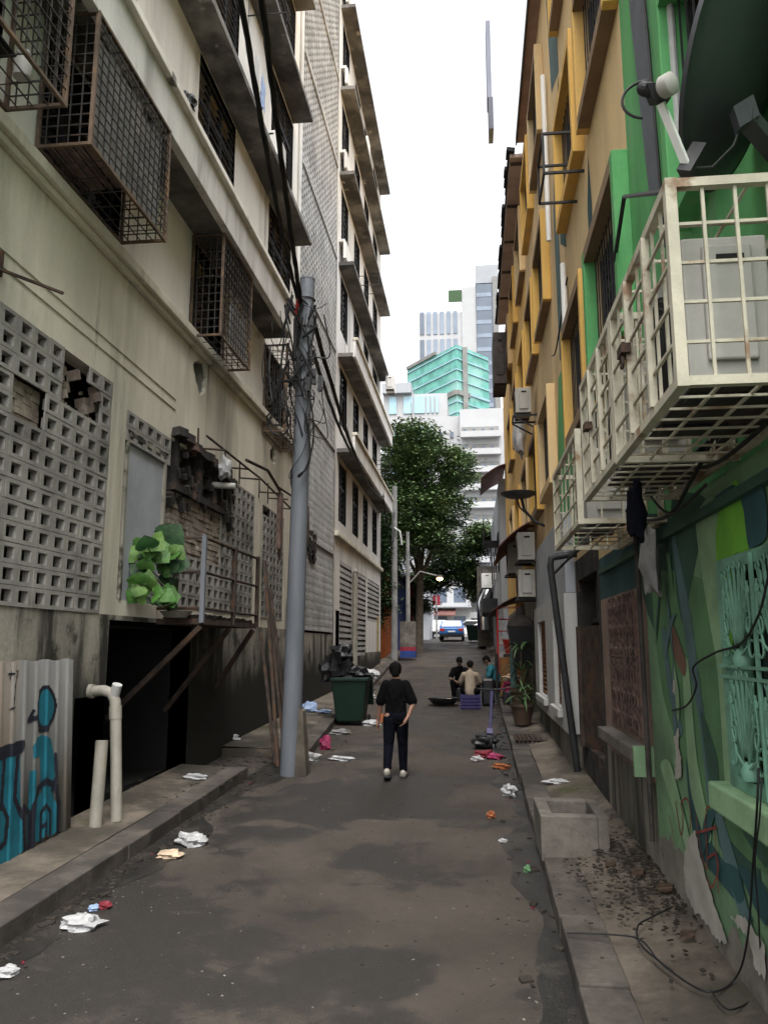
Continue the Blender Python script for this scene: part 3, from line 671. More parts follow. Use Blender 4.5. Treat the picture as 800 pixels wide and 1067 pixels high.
for dz,l in ((0,'upper of two thin conduits running along the cream wall above the vent blocks'),(-.16,'lower of two thin conduits running along the cream wall above the vent blocks')):
    single(M().bar((XL+.008,4.2,6.02+dz),(XL+.008,10.9,5.92+dz),.014),'conduit','cream',l,'conduit')
single(M().bar((XL,6.35,5.75),(-3.95,6.9,5.72),.025).bar((XL+.02,6.45,5.7),(XL+.02,6.45,5.95),.03),'wall_bracket','rust','small rusty rod sticking out of the cream wall at the left edge','bracket')
single(crumple((-3.7,9.3,9.52),(.09,.12,.13),33,14),'black_bundle','bag','black plastic bundle lying on the cream moulding between the two window cages','bag',smooth=True)
for i,(y,mt,l) in enumerate(((14.2,'bluebag','blue cloth hung to dry high on the cream building'),(13.7,'whitehouse','white cloth hung to dry high on the cream building'))):
    single(crumple((-4.1,y,13.2),(.03,.16,.42),50+i,14,.6),'hanging_laundry',mt,l,'laundry','washing on the cream building',smooth=True)
for y,z,l in ((13.0,15.0,'thin rack of rods poking out high on the cream building near its middle'),(29.5,16.6,'thin rack of rods poking out of the far block, upper one'),(33.5,9.9,'thin rack of rods poking out of the far block, lower one')):
    m=M()
    for k in range(2): m.bar((XL,y,z+k*.4),(-3.5,y,z+k*.4),.02).bar((XL,y+.8,z+k*.4),(-3.5,y+.8,z+k*.4),.02).bar((-3.5,y,z+k*.4),(-3.5,y+.8,z+k*.4),.02)
    m.bar((-3.5,y,z),(-3.5,y,z+.4),.02).bar((XL+.01,y,z),(XL+.01,y,z+.4),.02)
    single(m,'drying_rack','blackmetal',l,'rack')
single(M().tube([(XL+.06,18.55,.6),(XL+.06,18.55,22)],.05,8),'drain_pipe','white','white drain pipe running up the corner of the cream building beside the tower','pipe',smooth=True)
# ================================================================== RIGHT SIDE
_fw=Vector((-sin(yaw)*cos(pit),cos(yaw)*cos(pit),sin(pit))); _rt=Vector((cos(yaw),sin(yaw),0)); _up=_rt.cross(_fw)
def ray(x,y): return _fw+_rt*((x-400)/F)+_up*((533.5-y)/F)
def onx(x,y,X): d=ray(x,y); t=X/d.x; return Vector((X,d.y*t,H+d.z*t))
def ony(x,y,Y): d=ray(x,y); t=Y/d.y; return Vector((d.x*t,Y,H+d.z*t))
def onr(x,y,dz=0.):
    d=ray(x,y); lo,hi=.5,300
    for _ in range(50):
        m=(lo+hi)/2
        if H+d.z*m-zr(d.y*m)-dz>0: lo=m
        else: hi=m
    return d*lo+Vector((0,0,H))
XR=1.5
PS=empty('painted_shophouse',(XR,12,0),'shophouse row painted green and then yellow, with a leaf mural along its base','building')
TW=(3.7,4.97,1.5,2.8); BWn=(7.5,9.0,1.47,2.75)
def bwall(y0,y1,z0,z1,ops,mt,nm): return build(wall(M(),XR,-1,y0,y1,z0,z1,ops),nm,mt,PS)
lw=bwall(1.2,7.1,-1.2,3.3,[(*TW,.16)],'green2','mural_wall')
bwall(7.1,9.55,1.15,2.82,[(*BWn,.12)],'brown','brown_wall'); bwall(7.1,9.55,2.82,3.3,[],'mteal','dark_green_lintel'); bwall(7.1,9.55,-.2,1.15,[],'plinth','plinth')
bwall(9.55,11.7,-.2,3.5,[(9.75,11.5,.95,3.2,.6)],'burnt','grimy_wall')
bwall(11.7,19,-.2,3.5,[],'plinth','stained_wall'); bwall(19,34,-.2,3.5,[],'plinth','stained_wall')
SW=[(3.2,5.0),(6.95,8.75),(9.3,11.1),(13.6,15.5),(16.3,18.2),(19.2,21.2),(22.5,24.5),(26,28)]
ZS=[(5.2,6.68),(8.55,10.0),(11.9,13.4)]
uo=[(a,b,c,d,.12) for a,b in SW for c,d in ZS]
gw=wall(M(),XR,-1,1.2,6.85,3.3,15,[o for o in uo if o[1]<6.8])
gw.add([(XR,1.2,-1.2),(XR+9,1.2,-1.2),(XR+9,1.2,15),(XR,1.2,15)],[(0,1,2,3)])
build(gw,'green_wall','green1',PS)
yw=wall(M(),XR,-1,6.85,19.2,3.5,14.6,[o for o in uo if 6.8<o[0]<19]); yw.add([(XR,6.85,3.3),(XR,9.55,3.3),(XR,9.55,3.5),(XR,6.85,3.5)],[(3,2,1,0)]); build(yw,'fawn_wall','fawn',PS)
y2=wall(M(),XR,-1,19.2,34,3.5,14.6,[o for o in uo if o[0]>19]); shell(y2,XR,-1,1.2,34,14.6,14.9,9); y2.add([(XR,34,-.2),(XR+9,34,-.2),(XR+9,34,14.9),(XR,34,14.9)],[(0,1,2,3)]); plane_x(y2,XR+9,1.2,34,-.2,14.9); build(y2,'yellow_wall','yellow',PS)
XO=1.35
for i,(a,b) in enumerate(SW):
    for k,(c,d) in enumerate(ZS):
        o=louvre_window(PS,XR,-1,a,b,c,d,.1,9,2)
        if i==0: 
            if k: continue
        cl='green1' if i==0 else ('yellow' if i%2==0 or k==1 else 'fawn')
        m=M()
        for ya in (a-.12,b): build(M().box(XO,XR,ya,ya+.12,c-.15,d+.15),'fin','green1' if i<2 and k==0 else cl,o,bevel=.008)
        build(M().box(XO+.003,XR,a+.002,b-.002,c-.147,c),'sill','soffit' if (i+k)%3 and i else cl,o); build(M().box(XO+.003,XR,a+.002,b-.002,d,d+.147),'hood','soffit' if (i+k)%3 else cl,o)
        gr=M()
        for q in range(12): gr.box(XR-.03,XR-.018,a+(b-a)*(q+.5)/12-.008,a+(b-a)*(q+.5)/12+.008,c,d)
        build(gr,'security_grille','blackmetal',o)
# painted patches on the upper wall (proud by a few millimetres)
def jag(P,amp,n=6):
    rj=random.Random(len(P)*7+int(P[0][0]*31)); o=[]
    for a,b in zip(P,P[1:]+P[:1]):
        for i in range(n):
            t=i/n; k=amp if i else amp*.3; o.append((a[0]+(b[0]-a[0])*t+rj.uniform(-k,k),a[1]+(b[1]-a[1])*t+rj.uniform(-k,k)))
    return o
def cat_closed(P,n=6):
    o=[]; k=len(P)
    for i in range(k):
        p0,p1,p2,p3=P[i-1],P[i],P[(i+1)%k],P[(i+2)%k]
        for j in range(n):
            t=j/n; o.append(tuple(.5*(2*p1[q]+(p2[q]-p0[q])*t*.8+(p2[q]*3-2.2*p0[q]*0-3*p1[q])*0*t) if False else (p1[q]*(2*t**3-3*t*t+1)+p2[q]*(3*t*t-2*t**3)+.32*(p2[q]-p0[q])*(t**3-2*t*t+t)+.32*(p3[q]-p1[q])*(t**3-t*t)) for q in (0,1)))
    return o
def patch(px,mt,e,nm,X=XR,amp=.006):
    pts=[onx(x,y,X) for x,y in px]; P=[(p.y,p.z) for p in pts]; P=jag(P,amp*3) if mt=='chip' else (cat_closed(P) if nm=='mural_leaf' else jag(P,amp)); m=M(); m.add([(X-e,*p) for p in P],[tuple(range(len(P)))]); return build(m,nm,mt,PS)
def patchyz(yz,mt,e,nm):
    m=M(); m.add([(XR-e,*p) for p in yz],[tuple(range(len(yz)))]); return build(m,nm,mt,PS)
patchyz([(11.3,3.6),(13.4,3.6),(13.35,5.5),(12.9,6.7),(11.3,6.7)],'green1',.004,'green_paint')
patchyz([(9.0,3.6),(11.2,3.6),(11.2,5.1),(9.2,5.1)],'mteal',.004,'teal_paint')
patchyz([(8.85,6.0),(9.15,5.6),(9.17,7.6),(8.95,8.2),(8.85,7.5)],'mteal',.004,'teal_paint')
patchyz([(11.25,8.2),(11.9,8.6),(11.8,10.3),(11.4,11.2),(11.25,10.4)],'mteal',.005,'teal_paint')
patchyz([(11.3,11.2),(12.3,11.6),(12.6,13.9),(11.9,14.3),(11.3,13.2)],'mblue',.005,'teal_paint')
patchyz([(12.0,6.8),(12.6,6.9),(12.7,9.6),(12.3,10.4),(12.05,9.)],'mblue',.004,'grey_paint')
patch([(655,0),(673,0),(690,200),(676,200)],'mgrey',.004,'grey_stripe')
patch([(700,110),(800,60),(800,0),(705,0)],'mlime',.003,'lime_paint') if 0 else None
patchyz([(1.2,3.31),(6.2,3.31),(6.6,4.0),(5.6,4.5),(4.0,5.0),(1.2,5.0)],'green1',.003,'dark_green_paint')
# mural on the lower wall
mu=[('mdark',[(655,545),(700,540),(715,640),(720,730),(700,690),(675,640)]),('mmid',[(680,600),(740,610),(760,740),(750,860),(715,800),(690,720)]),
('mdark',[(700,520),(735,520),(722,600),(712,650),(704,610)]),('mpale',[(725,540),(745,520),(757,640),(765,780),(757,830),(748,700),(735,620)]),
('mlime',[(746,560),(752,520),(768,500),(778,540),(780,575),(763,582),(764,680),(751,640)]),
('mblue',[(700,560),(703,555),(720,640),(728,700),(740,790),(744,840),(738,835),(730,760),(718,690)]),
('mdark',[(730,740),(748,790),(752,850),(790,900),(790,935),(750,880)]),('mteal',[(715,790),(730,860),(760,905),(786,960),(760,930),(725,880)]),
('mblue',[(690,660),(693,655),(702,720),(712,760),(708,765),(697,720)]),('mpale',[(712,700),(718,690),(727,790),(742,870),(736,875),(720,820)]),
('mmid',[(752,860),(775,850),(800,880),(800,910),(775,890)]),('mteal',[(770,900),(800,925),(800,965),(785,940)]),('mbrown',[(698,650),(704,655),(716,690),(714,705),(704,685)]),
('mteal',[(745,520),(790,500),(800,520),(800,560),(782,570),(776,530),(766,505)]),('mdark',[(764,830),(776,868),(800,905),(800,885),(780,850)]),('mblue',[(745,840),(752,842),(771,905),(790,985),(783,980),(760,915)]),
('mteal',[(755,900),(770,905),(778,935),(770,940)]),('mpale',[(690,800),(700,795),(722,880),(716,882)])]
for i,(mt,p) in enumerate(mu): patch(p,mt,.003+.0007*i,'mural_leaf')
for i,p in enumerate([[(704,768),(709,758),(709,780),(712,790),(711,810),(705,812),(706,790)],[(703,710),(706,708),(706,725),(703,722)],[(718,874),(727,866),(731,888),(737,912),(743,930),(752,958),(762,985),(748,978),(736,958),(725,950),(717,930),(714,905)],[(764,955),(772,968),(783,975),(790,1010),(800,1020),(800,985),(786,965),(776,955)],[(664,783),(671,786),(672,800),(665,795)]]): patch(p,'chip',.017+.0006*i,'bare_plaster_patch')
def sm(P,n=4):
    o=[]; k=len(P)
    for i in range(k-1):
        a,b,c,d=P[max(i-1,0)],P[i],P[i+1],P[min(i+2,k-1)]
        for j in range(n): t=j/n; o.append(.5*((2*b)+(c-a)*t+(2*a-5*b+4*c-d)*t*t+(3*b-a-3*c+d)*t**3))
    return o+[P[-1]]
def stroke(px,w,mt,e,nm):
    m=M(); P=[onx(x,y,XR) for x,y in px]; P=sm(P)
    for a,b in zip(P,P[1:]):
        d=Vector((0,b.y-a.y,b.z-a.z)).normalized(); n=Vector((0,-d.z,d.y))*w/2; a2=a-d*w*.3; b2=b+d*w*.3
        m.add([(XR-e,*(v.y,v.z)) for v in (a2+n,b2+n,b2-n,a2-n)],[(0,1,2,3)])
    return m
bs=[(-1,-.6)]; yb=-1
rj=random.Random(8); top=[]
while yb<7.08:
    top.append((yb,zr(max(yb,0))+.27+.16+.10*sin(yb*3.1)+rj.uniform(0,.12)+(.25*max(0,sin(yb*1.9+1)-.75)))); yb+=rj.uniform(.04,.12)
patchyz([(-1,-.6)]+top+[(7.08,top[-1][1]),(7.08,-.6)],'baseplaster',.0022,'bare_plaster_base')
for i in range(13):   # many thin painted leaf strokes
    y0=rj.uniform(3.2,6.9); z0=rj.uniform(.75,2.7); L=rj.uniform(.25,.9); w_=rj.uniform(.02,.09); an=rj.uniform(1.1,2.3); dy,dz=cos(an)*L,sin(an)*L
    if (TW[0]-.2<y0+dy*.5<TW[1]+.2 and TW[2]-.2<z0+dz*.5) : continue
    lf_=[]; cv=rj.uniform(-.5,.5)
    for sd_ in (1,-1):
        for q in range(11):
            t=(q/10 if sd_>0 else 1-q/10); ww=sd_*w_*sin(pi*t**.8)*.8; a2=an+cv*(t-.5); lf_.append((y0+L*t*cos(a2)-ww*sin(a2),min(2.99,z0+L*t*sin(a2)+ww*cos(a2))))
    patchyz(lf_[:10]+lf_[11:21],['mpale','mdark','mblue','mmid','mteal'][i%5],.0142+.0001*i,'mural_leaf')
rg=M()
for px in ([(706,835),(712,870),(714,850),(712,838),(718,832),(722,845),(722,865)],[(728,850),(732,880),(740,905),(738,850),(742,840)],[(728,868),(750,862)],[(740,895),(748,890),(752,905),(745,925),(740,915)],[(748,860),(752,930)],[(700,850),(706,880)]): 
    q=stroke(px,.016,'mred',.021,''); rg.add(q.v,q.f)
for i,f in enumerate(rg.f): pass
rg.v=[(v[0]-.00003*(i//4),v[1],v[2]) for i,v in enumerate(rg.v)]
build(rg,'red_graffiti','mred',PS)
# teal grille window
tg=build(M().box(XR-.03,XR+.12,TW[0],TW[0]+.07,TW[2],TW[3]).box(XR-.03,XR+.12,TW[1]-.07,TW[1],TW[2],TW[3]).box(XR-.031,XR+.12,TW[0]+.07,TW[1]-.07,TW[3]-.07,TW[3]).box(XR-.031,XR+.12,TW[0]+.07,TW[1]-.07,TW[2],TW[2]+.07),'window','tealpaint',PS,label='pale green window with a fan shaped scrollwork grille')
plane=M(); plane_x(plane,XR+.15,TW[0],TW[1],TW[2],TW[3]); build(plane,'glass','carglass',tg)
build(M().box(XR-.12,XR+.05,TW[0]-.15,TW[1]+.15,TW[2]-.16,TW[2]-.002),'sill','mpale',tg,bevel=.015)
gr=M(); xg=XR-.045
def arc(cy,cz,r,a0,a1,n=10): return [(xg,cy+r*cos(a0+(a1-a0)*i/n),cz+r*sin(a0+(a1-a0)*i/n)) for i in range(n+1)]
for half in (0,1):
    y0=TW[0]+.09+half*.55; y1=y0+.52; cy=(y0+y1)/2
    for row in (0,1):
        z0=TW[2]+.08+row*.6; zc=z0+.06
        for k in range(7):
            t=pi/2+(k-3)*.2; L=.48 if abs(k-3)<3 else .4
            gr.bar((xg,cy,zc),(xg,cy+L*cos(t)*.9,zc+L*sin(t)),.012,.02)
            gr.tube(arc(cy+L*cos(t)*.9,zc+L*sin(t)+.02,.022,0,2*pi),.007,5)
        for s in (-1,1):
            for q in range(4): gr.tube(arc(cy+s*(.21-.015*q),z0+.1+q*.12,.045,pi/2-s*.4,pi/2-s*.4+s*4.5),.007,5)
            gr.tube([(xg,cy+s*.03,zc),(xg,cy+s*.16,zc+.06),(xg,cy+s*.22,zc+.2),(xg,cy+s*.2,zc+.4)],.008,5)
        gr.lathe([(.05,0),(.06,.05),(.03,.1)],(xg+.02,cy,zc-.06),n=10)
    gr.bar((xg,y0-.02,TW[2]+.02),(xg,y0-.02,TW[3]-.02),.02)
for z in (TW[2]+.62,TW[2]+.68): gr.bar((xg,TW[0],z),(xg,TW[1],z),.018)
build(gr,'scrollwork_grille','tealpaint',tg,True)
# brown grille window
bw=build(M().box(XR-.02,XR+.1,BWn[0],BWn[0]+.06,BWn[2],BWn[3]).box(XR-.02,XR+.1,BWn[1]-.06,BWn[1],BWn[2],BWn[3]).box(XR-.021,XR+.1,BWn[0]+.06,BWn[1]-.06,BWn[3]-.06,BWn[3]).box(XR-.021,XR+.1,BWn[0]+.06,BWn[1]-.06,BWn[2],BWn[2]+.06),'window','winbrown',PS,label='brown window with an ornate rusty grille')
pl=M(); plane_x(pl,XR+.11,BWn[0],BWn[1],BWn[2],BWn[3]); build(pl,'pane','rust',bw)
build(M().box(XR-.16,XR+.02,7.18,9.15,1.3,1.42),'sill','concrete',bw,bevel=.012)
build(M().box(XR-.165,XR-.0,7.12,7.175,1.2,1.45),'sill_end','mpale',bw)
gr=M(); xg=XR-.02
for i in range(5):
    y0=BWn[0]+.06+i*.276; cy=y0+.138
    gr.bar((xg,y0,BWn[2]),(xg,y0,BWn[3]),.016)
    for j in range(6):
        zc=BWn[2]+.1+j*.215
        for s in (-1,1): gr.tube(arc(cy+s*.06,zc,.055,0,5.2,9),.010,5); gr.tube(arc(cy+s*.05,zc+.1,.05,pi,-1.6,8),.010,5)
for z in (BWn[2]+.6,BWn[2]+.72): gr.bar((xg,BWn[0],z),(xg,BWn[1],z),.02)
build(gr,'scroll_grille','winbrown',bw,True)
# lintel hood below the cages, grimy doorway
build(M().box(1.45,XR,1.5,9.3,3.1,3.16),'ledge','mdark',PS)
rd=build(M().box(1.7,1.74,10.2,11.3,.95,2.55).box(1.66,1.70,10.2,10.26,.95,2.55).box(1.66,1.70,11.24,11.3,.95,2.55),'rusty_door','rust',PS)
for v in rd.data.vertices: v.co.x-= (v.co.y+12-10.2)*.22
build(M().box(1.66,1.7,9.8,11.5,2.6,2.66).box(1.66,1.7,10.3,10.35,2.66,3.2).box(1.66,1.7,10.9,10.95,2.66,3.2),'transom','cagemetal',PS)
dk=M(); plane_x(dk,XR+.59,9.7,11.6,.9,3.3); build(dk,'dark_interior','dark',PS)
single(M().tube([(1.44,7.07,.7),(1.44,7.07,3.2),(1.4,7.07,3.4)],.022,8),'downpipe','cagemetal','thin dark downpipe between the leaf mural and the brown wall','pipe',smooth=True)
bp=[ony(600,577,11.5),ony(580,580,11.5),ony(573,590,11.5),ony(602,808,11.6)]
single(M().tube(bp[:2]+[ony(574,582,11.5)]+bp[2:],.05,10),'flue_pipe','blackmetal','bent black pipe leaning in front of the white shopfront','pipe',smooth=True)
# roof eaves
ev=build(M().box(1.29,XR,7.0,17.8,14.45,14.55),'eave_soffit','darksoffit',PS)
build(M().box(1.26,1.29,6.95,17.85,14.42,14.62),'fascia','cagemetal',ev)
ev=build(M().box(1.12,XR,18.0,28.4,14.2,14.3),'eave_soffit','mauve',PS)
for k in range(5): build(M().box(1.13,XR-.01,18.2+k*1.95,18.2+k*1.95+.06,14.14,14.2),'batten','cagemetal',ev)
rt=M(); y=17.9
while y<28.4:
    L=R.uniform(.35,.6); x=1.08+R.uniform(-.05,.04); rt.obox((x+.08,y+L/2,14.36+R.uniform(-.03,.03)),(.10,0,-.02),(0,L/2-.01,0),(.01,0,.05)); y+=L
build(rt,'tile_edge','dark',ev)
# white shopfront
WH=empty('white_shopfront',(1.4,14.6,.9),'low white painted shopfront with orange wooden shutters beyond the bent black pipe','building front')
so=[(12.55,13.5,1.35,2.75,.13),(14.9,16.6,1.35,2.75,.13)]
w=wall(M(),1.32,-1,11.75,17.5,1.05,3.05,so)
for a,b in ((11.75,17.5),): 
    w.add([(1.32,a,1.05),(XR,a,1.05),(XR,a,3.05),(1.32,a,3.05)],[(0,1,2,3)]); w.add([(1.32,b,1.05),(XR,b,1.05),(XR,b,3.05),(1.32,b,3.05)],[(0,1,2,3)])
    w.add([(1.32,a,1.05),(1.32,b,1.05),(XR,b,1.05),(XR,a,1.05)],[(0,1,2,3)]); w.add([(1.32,a,3.05),(1.32,b,3.05),(XR,b,3.05),(XR,a,3.05)],[(0,1,2,3)])
build(w,'wall','whitehouse',WH)
for o in so:
    m=M()
    for k in range(17): m.obox((1.40,(o[0]+o[1])/2,o[2]+.04+k*.083),(.02,0,-.03),(0,(o[1]-o[0])/2-.04,0),(.004,0,.003))
    sh=build(m,'shutter','orangewood',WH); build(M().box(1.39,1.43,o[0],o[0]+.05,o[2],o[3]).box(1.39,1.43,o[1]-.05,o[1],o[2],o[3]).box(1.44,1.45,o[0],o[1],o[2],o[3]),'shutter_frame','winbrown',sh)
build(M().box(1.24,1.32,12.4,13.65,1.22,1.34),'sill','whitehouse',WH,bevel=.01); build(M().box(1.24,1.32,14.75,16.75,1.22,1.34),'sill','whitehouse',WH,bevel=.01)
build(M().box(1.36,XR,11.8,17.3,3.06,4.25),'grey_panel','metaldoor',WH)
build(M().box(1.38,XR,11.8,17.4,.2,1.04),'lower_wall','plinth',WH)
# white AC cages
GA='cream painted cages around the air conditioners'
def accage(base,label,ly,hz,s,nx,ny,nz,tb=None):
    r=cage(base,label,.65,ly,hz,nx,ny,nz,'ivory',.042,.0135,name='ac_cage',s=-1,cat='metal cage',group=GA,tb=tb); 
    return r
k1=accage((XR,3.14,3.34),'cream painted cage nearest the camera on the green wall, below the dish',1.36,.86,-1,5,8,5,8)
for y in (3.55,4.0): build(M().bar((.83,y,3.36),(.83,y,4.18),.035),'door_stile','ivory',k1)
build(M().box(.78,.83,3.95,4.07,3.78,3.83).tube([(.79,4.0+.03*cos(a),3.74+.03*sin(a)) for a in [i*.6 for i in range(11)]],.008,6),'padlock','rust',k1)
k2=accage((XR,4.56,3.36),'middle cream painted cage on the green wall, beyond the nearest one',1.25,.84,-1,5,8,5,8)
for y in (4.95,5.35): build(M().bar((.83,y,3.38),(.83,y,4.18),.03),'door_stile','ivory',k2)
build(M().box(.78,.83,5.3,5.4,3.75,3.8),'padlock','rust',k2)
for k_,yy in ((k1,(3.3,4.2)),(k2,(4.75,5.55))): build(M().box(.95,1.46,*yy,3.39,3.398),'drip_tray','cagemetal',k_)
k3=accage((XR,6.2,3.25),'farthest and smallest cream painted cage with a tall condenser inside',1.75,.72,-1,4,6,4,6)
condenser('ac_condenser',(1.12,3.75,3.37),'big grey air conditioner condenser inside the nearest cream cage',.36,.8,.7)
condenser('ac_condenser',(1.14,5.15,3.40),'grey air conditioner condenser inside the middle cream cage',.34,.8,.62)
condenser('ac_condenser',(1.12,6.95,3.28),'grey air conditioner condenser inside the farthest cream cage',.34,.85,.62)
single(crumple((.98,4.75,2.98),(.05,.06,.2),11,12,.4),'cloth_bundle','navy','dark blue cloth bundle hanging under the middle cream cage','cloth',smooth=True)
bk=[((1.1,6.6,4.35),'m'),]
single(M().tube([onx(640,272,1.35),onx(650,205,1.35),onx(690,200,1.1),onx(712,185,1.1)],.018,6).tube([onx(640,272,1.35),onx(655,270,1.5)],.015,6),'black_bracket','blackmetal','bent black steel bracket above the cream cages','bracket')
# satellite dish
DC=ony(782,62,3.35); dn=Vector((-.80,.40,.42)).normalized()
SD=empty('satellite_dish',DC,'big dark satellite dish with a white receiver arm at the upper right','satellite dish')
rr=.56
prof=[(max(.002,rr*t),.13*t*t) for t in [i/10 for i in range(11)]]; prof+= [(rr+.012,.135),(rr+.012,.115)]+[(max(.002,rr*t),.13*t*t-.012) for t in [1-i/10 for i in range(11)]]
build(M().lathe(prof,DC-dn*.06,dn,48),'reflector','dish',SD,True)
dup_=(Vector((0,0,1))-dn*dn.z).normalized(); side=dn.cross(dup_)
low=ony(716,176,3.15); lnb=ony(684,98,3.0)
build(M().bar(low,lnb+(low-lnb)*.12,.03,.022),'receiver_arm','lampwhite',SD)
build(M().obox(low+(DC-low)*.08,(DC-low)*.12,side*.03,dn*.03),'arm_bracket','blackmetal',SD)
build(M().obox(lnb,(lnb-low)*.10,(.035,0,0),(0,.035,.01)).capsule(lnb+Vector((-.05,0,.03)),lnb+Vector((.02,0,.0)),.03,.03),'receiver_body','blackmetal',SD)
build(M().lathe([(.036,0),(.045,.01),(.045,.05),(.03,.06)],lnb+Vector((.01,-.03,-.0)),(.6,-.7,-.1),18),'receiver_cap','acgrey',SD,True)
lp=[lnb+Vector((-.03-.11*sin(t*.95),0,-.02+.085*cos(t))) for t in [i*.2 for i in range(16)]]
build(M().tube(lp,.006,6),'coax_cable','cable',SD,True); build(M().tube([low,low+Vector((.1,0,0)),low+Vector((.19,0,.09)),low+Vector((.24,.05,.2))],.006,6),'coax_cable','cable',SD,True)
bk=ony(775,120,3.2)
build(M().obox(bk,Vector((.05,.02,.04)),Vector((0,.03,0)),Vector((-.01,0,.05))).bar(bk,(XR,3.5,bk.z-.1),.07).box(XR-.03,XR,3.35,3.65,bk.z-.3,bk.z+.1),'mount','dish',SD)
# planter trough, cables, pavement things
TR=empty('concrete_trough',(.9,8.2,.38),'open hollow concrete block standing on the right pavement edge','concrete block')
m=M(); x0,x1,y0,y1,z0,z1=.59,1.21,7.8,8.7,.33,.735
m.box(x0,x0+.12,y0,y1,z0,z1).box(x1-.1,x1,y0,y1,z0,z1).box(x0+.1,x1-.1,y0,y0+.14,z0,z1).box(x0+.1,x1-.1,y1-.14,y1,z0,z1).box(x0+.1,x1-.1,y0+.14,y1-.14,z0,z0+.2)
build(m,'body','concrete',TR,bevel=.01); build(M().box(x0+.13,x1-.11,y0+.15,y1-.15,z0+.2,z0+.26),'dirt_fill','muck',TR)
def path(name,label,pts,r,mt='cable',cat='cable',group=None,n=6): 
    P=[]; pts=[Vector(p) for p in pts]; k=len(pts)
    for i in range(k-1):
        p0,p1,p2,p3=pts[max(i-1,0)],pts[i],pts[i+1],pts[min(i+2,k-1)]
        for j in range(8):
            t=j/8; P.append(.5*((2*p1)+(p2-p0)*t+(2*p0-5*p1+4*p2-p3)*t*t+(3*p1-p0-3*p2+p3)*t**3))
    P.append(pts[-1]); return single(M().tube(P,r,n),name,mt,label,cat,group,smooth=True)
def pv(x,y): 
    p=onr(x,y,.17); k=max(0,min(1,(p.x-.3)/1.2)); return onr(x,y,.155+.12*max(0,(p.x-.28)/1.34)+.006)
path('floor_cable','thin black cable looping across the right pavement',[pv(590,972),pv(640,974),pv(668,980),pv(690,1005),pv(735,1033),pv(765,1020)]+[onx(778,980,1.45),onx(784,900,1.42),onx(788,845,1.34),onx(790,800,1.36)],.006)
path('floor_cable','thin black cable curving from the pavement up the mural below the teal window',[pv(740,1032),pv(760,1052),pv(790,1030)]+[onx(790,960,1.44),onx(786,900,1.41),onx(791,850,1.33),onx(793,810,1.35)],.005)
path('floor_cable','black cable curl by the rubble on the pavement',[pv(700,945),pv(680,955),pv(664,965),pv(668,985),pv(700,1012)],.006)
path('wall_cable','black cable crossing the mural to the teal window grille',[onx(700,740,1.47),onx(715,735,1.45),onx(725,715,1.45),onx(722,695,1.45),onx(745,680,1.45),onx(772,670,1.44),onx(790,640,1.42),onx(800,600,1.42)],.007)
for k,(r,pts) in enumerate([(.03,[(800,392),(730,470),(660,520),(600,556),(560,575)]),(.02,[(800,410),(740,470),(680,512),(620,560)]),(.012,[(800,440),(740,485),(690,488),(650,525),(590,560)]),(.014,[(760,420),(720,500),(690,540),(640,540)]),(.010,[(735,505),(700,535),(680,520),(672,500)]),(.02,[(690,500),(650,535),(600,575),(575,600)])]):
    path('wall_cable',['thickest black cable running along the green ledge below the cages','second thick black cable below the cream cages','thin black cable drooping below the nearest cream cage','black cable hanging down from the ledge beside the cages','short curl of cable under the cages','black cable running down towards the white shopfront'][k],[onx(x,y,1.42-.03*k) for x,y in pts],r,group='cables tangled under the cages')
single(crumple((1.36,6.2,2.75),(.07,.12,.3),21,14,.5),'torn_sheet','sheet','torn grey sheet hanging among the cables under the cages','sheet',smooth=True)
# clutter beyond the white shopfront
def lances(m,c,n,L,w,seed,up=.8,zk=1.):
    rr=random.Random(seed); c=Vector(c)
    for k in range(n):
        a=rr.uniform(0,2*pi); u=rr.uniform(.3,1.3)*up; l=L*rr.uniform(.6,1.1); d=Vector((cos(a),sin(a),0)); s=Vector((-sin(a),cos(a),0)); p=c.copy(); b=len(m.v); th=u
        for i in range(7):
            t=i/6; ww=w*(.5+1.2*t)*(1-t)**.6+.001
            m.v+=[tuple(p-s*ww),tuple(p+Vector((0,0,-.3*ww))),tuple(p+s*ww)]
            p=p+(d*cos(th)+Vector((0,0,sin(th)))) *l/6; th-=.34*rr.uniform(.6,1.3)
        for i in range(6):
            for j in range(2): m.f.append((b+3*i+j,b+3*i+1+j,b+3*i+4+j,b+3*i+3+j))
    return m
def potplant(base,label,ph,pr,hstem,n,L,w,seed,leafm='leafpot'):
    r=empty('potted_plant',base,label,'plant','potted plants on the right pavement'); x,y,z=base
    build(M().lathe([(pr*.7,0),(pr*.95,ph*.85),(pr*1.08,ph*.86),(pr*1.08,ph),(pr*.95,ph),(pr*.9,ph*.88)],base,n=18),'pot','pot',r,True)
    build(M().lathe([(pr*.9,0),(.001,.02)],(x,y,z+ph*.87),n=14),'soil','muck',r)
    build(M().tube([(x,y,z+ph*.85),(x+.02,y,z+ph+hstem)],.02,8,.014),'stem','bark',r)
    m=M(); 
    for q in (0,.45,1): lances(m,(x+.02*q,y,z+ph+hstem*q),n//3,L*(1-.15*q),w,seed+int(q*9),1.0)
    build(m,'leaves',leafm,r,True); return r
potplant((.98,16.9,.70),'small potted plant with long thin leaves nearest the kerb grate',.4,.24,.25,30,.62,.022,5)
potplant((1.08,18.9,.76),'tall potted plant with arching leaves in front of the orange cabinet',.55,.26,.85,44,.85,.03,9)
gt=M()
for i in range(9): gt.box(.72+i*.075,.755+i*.075,14.6,15.6,.60+.0,.635)
for j in range(5): gt.box(.72,1.36,14.6+j*.24,14.63+j*.24,.602,.633)
single(gt,'drain_grate','rust','rusty iron drain grate set in the pavement beside the small potted plant','grate')
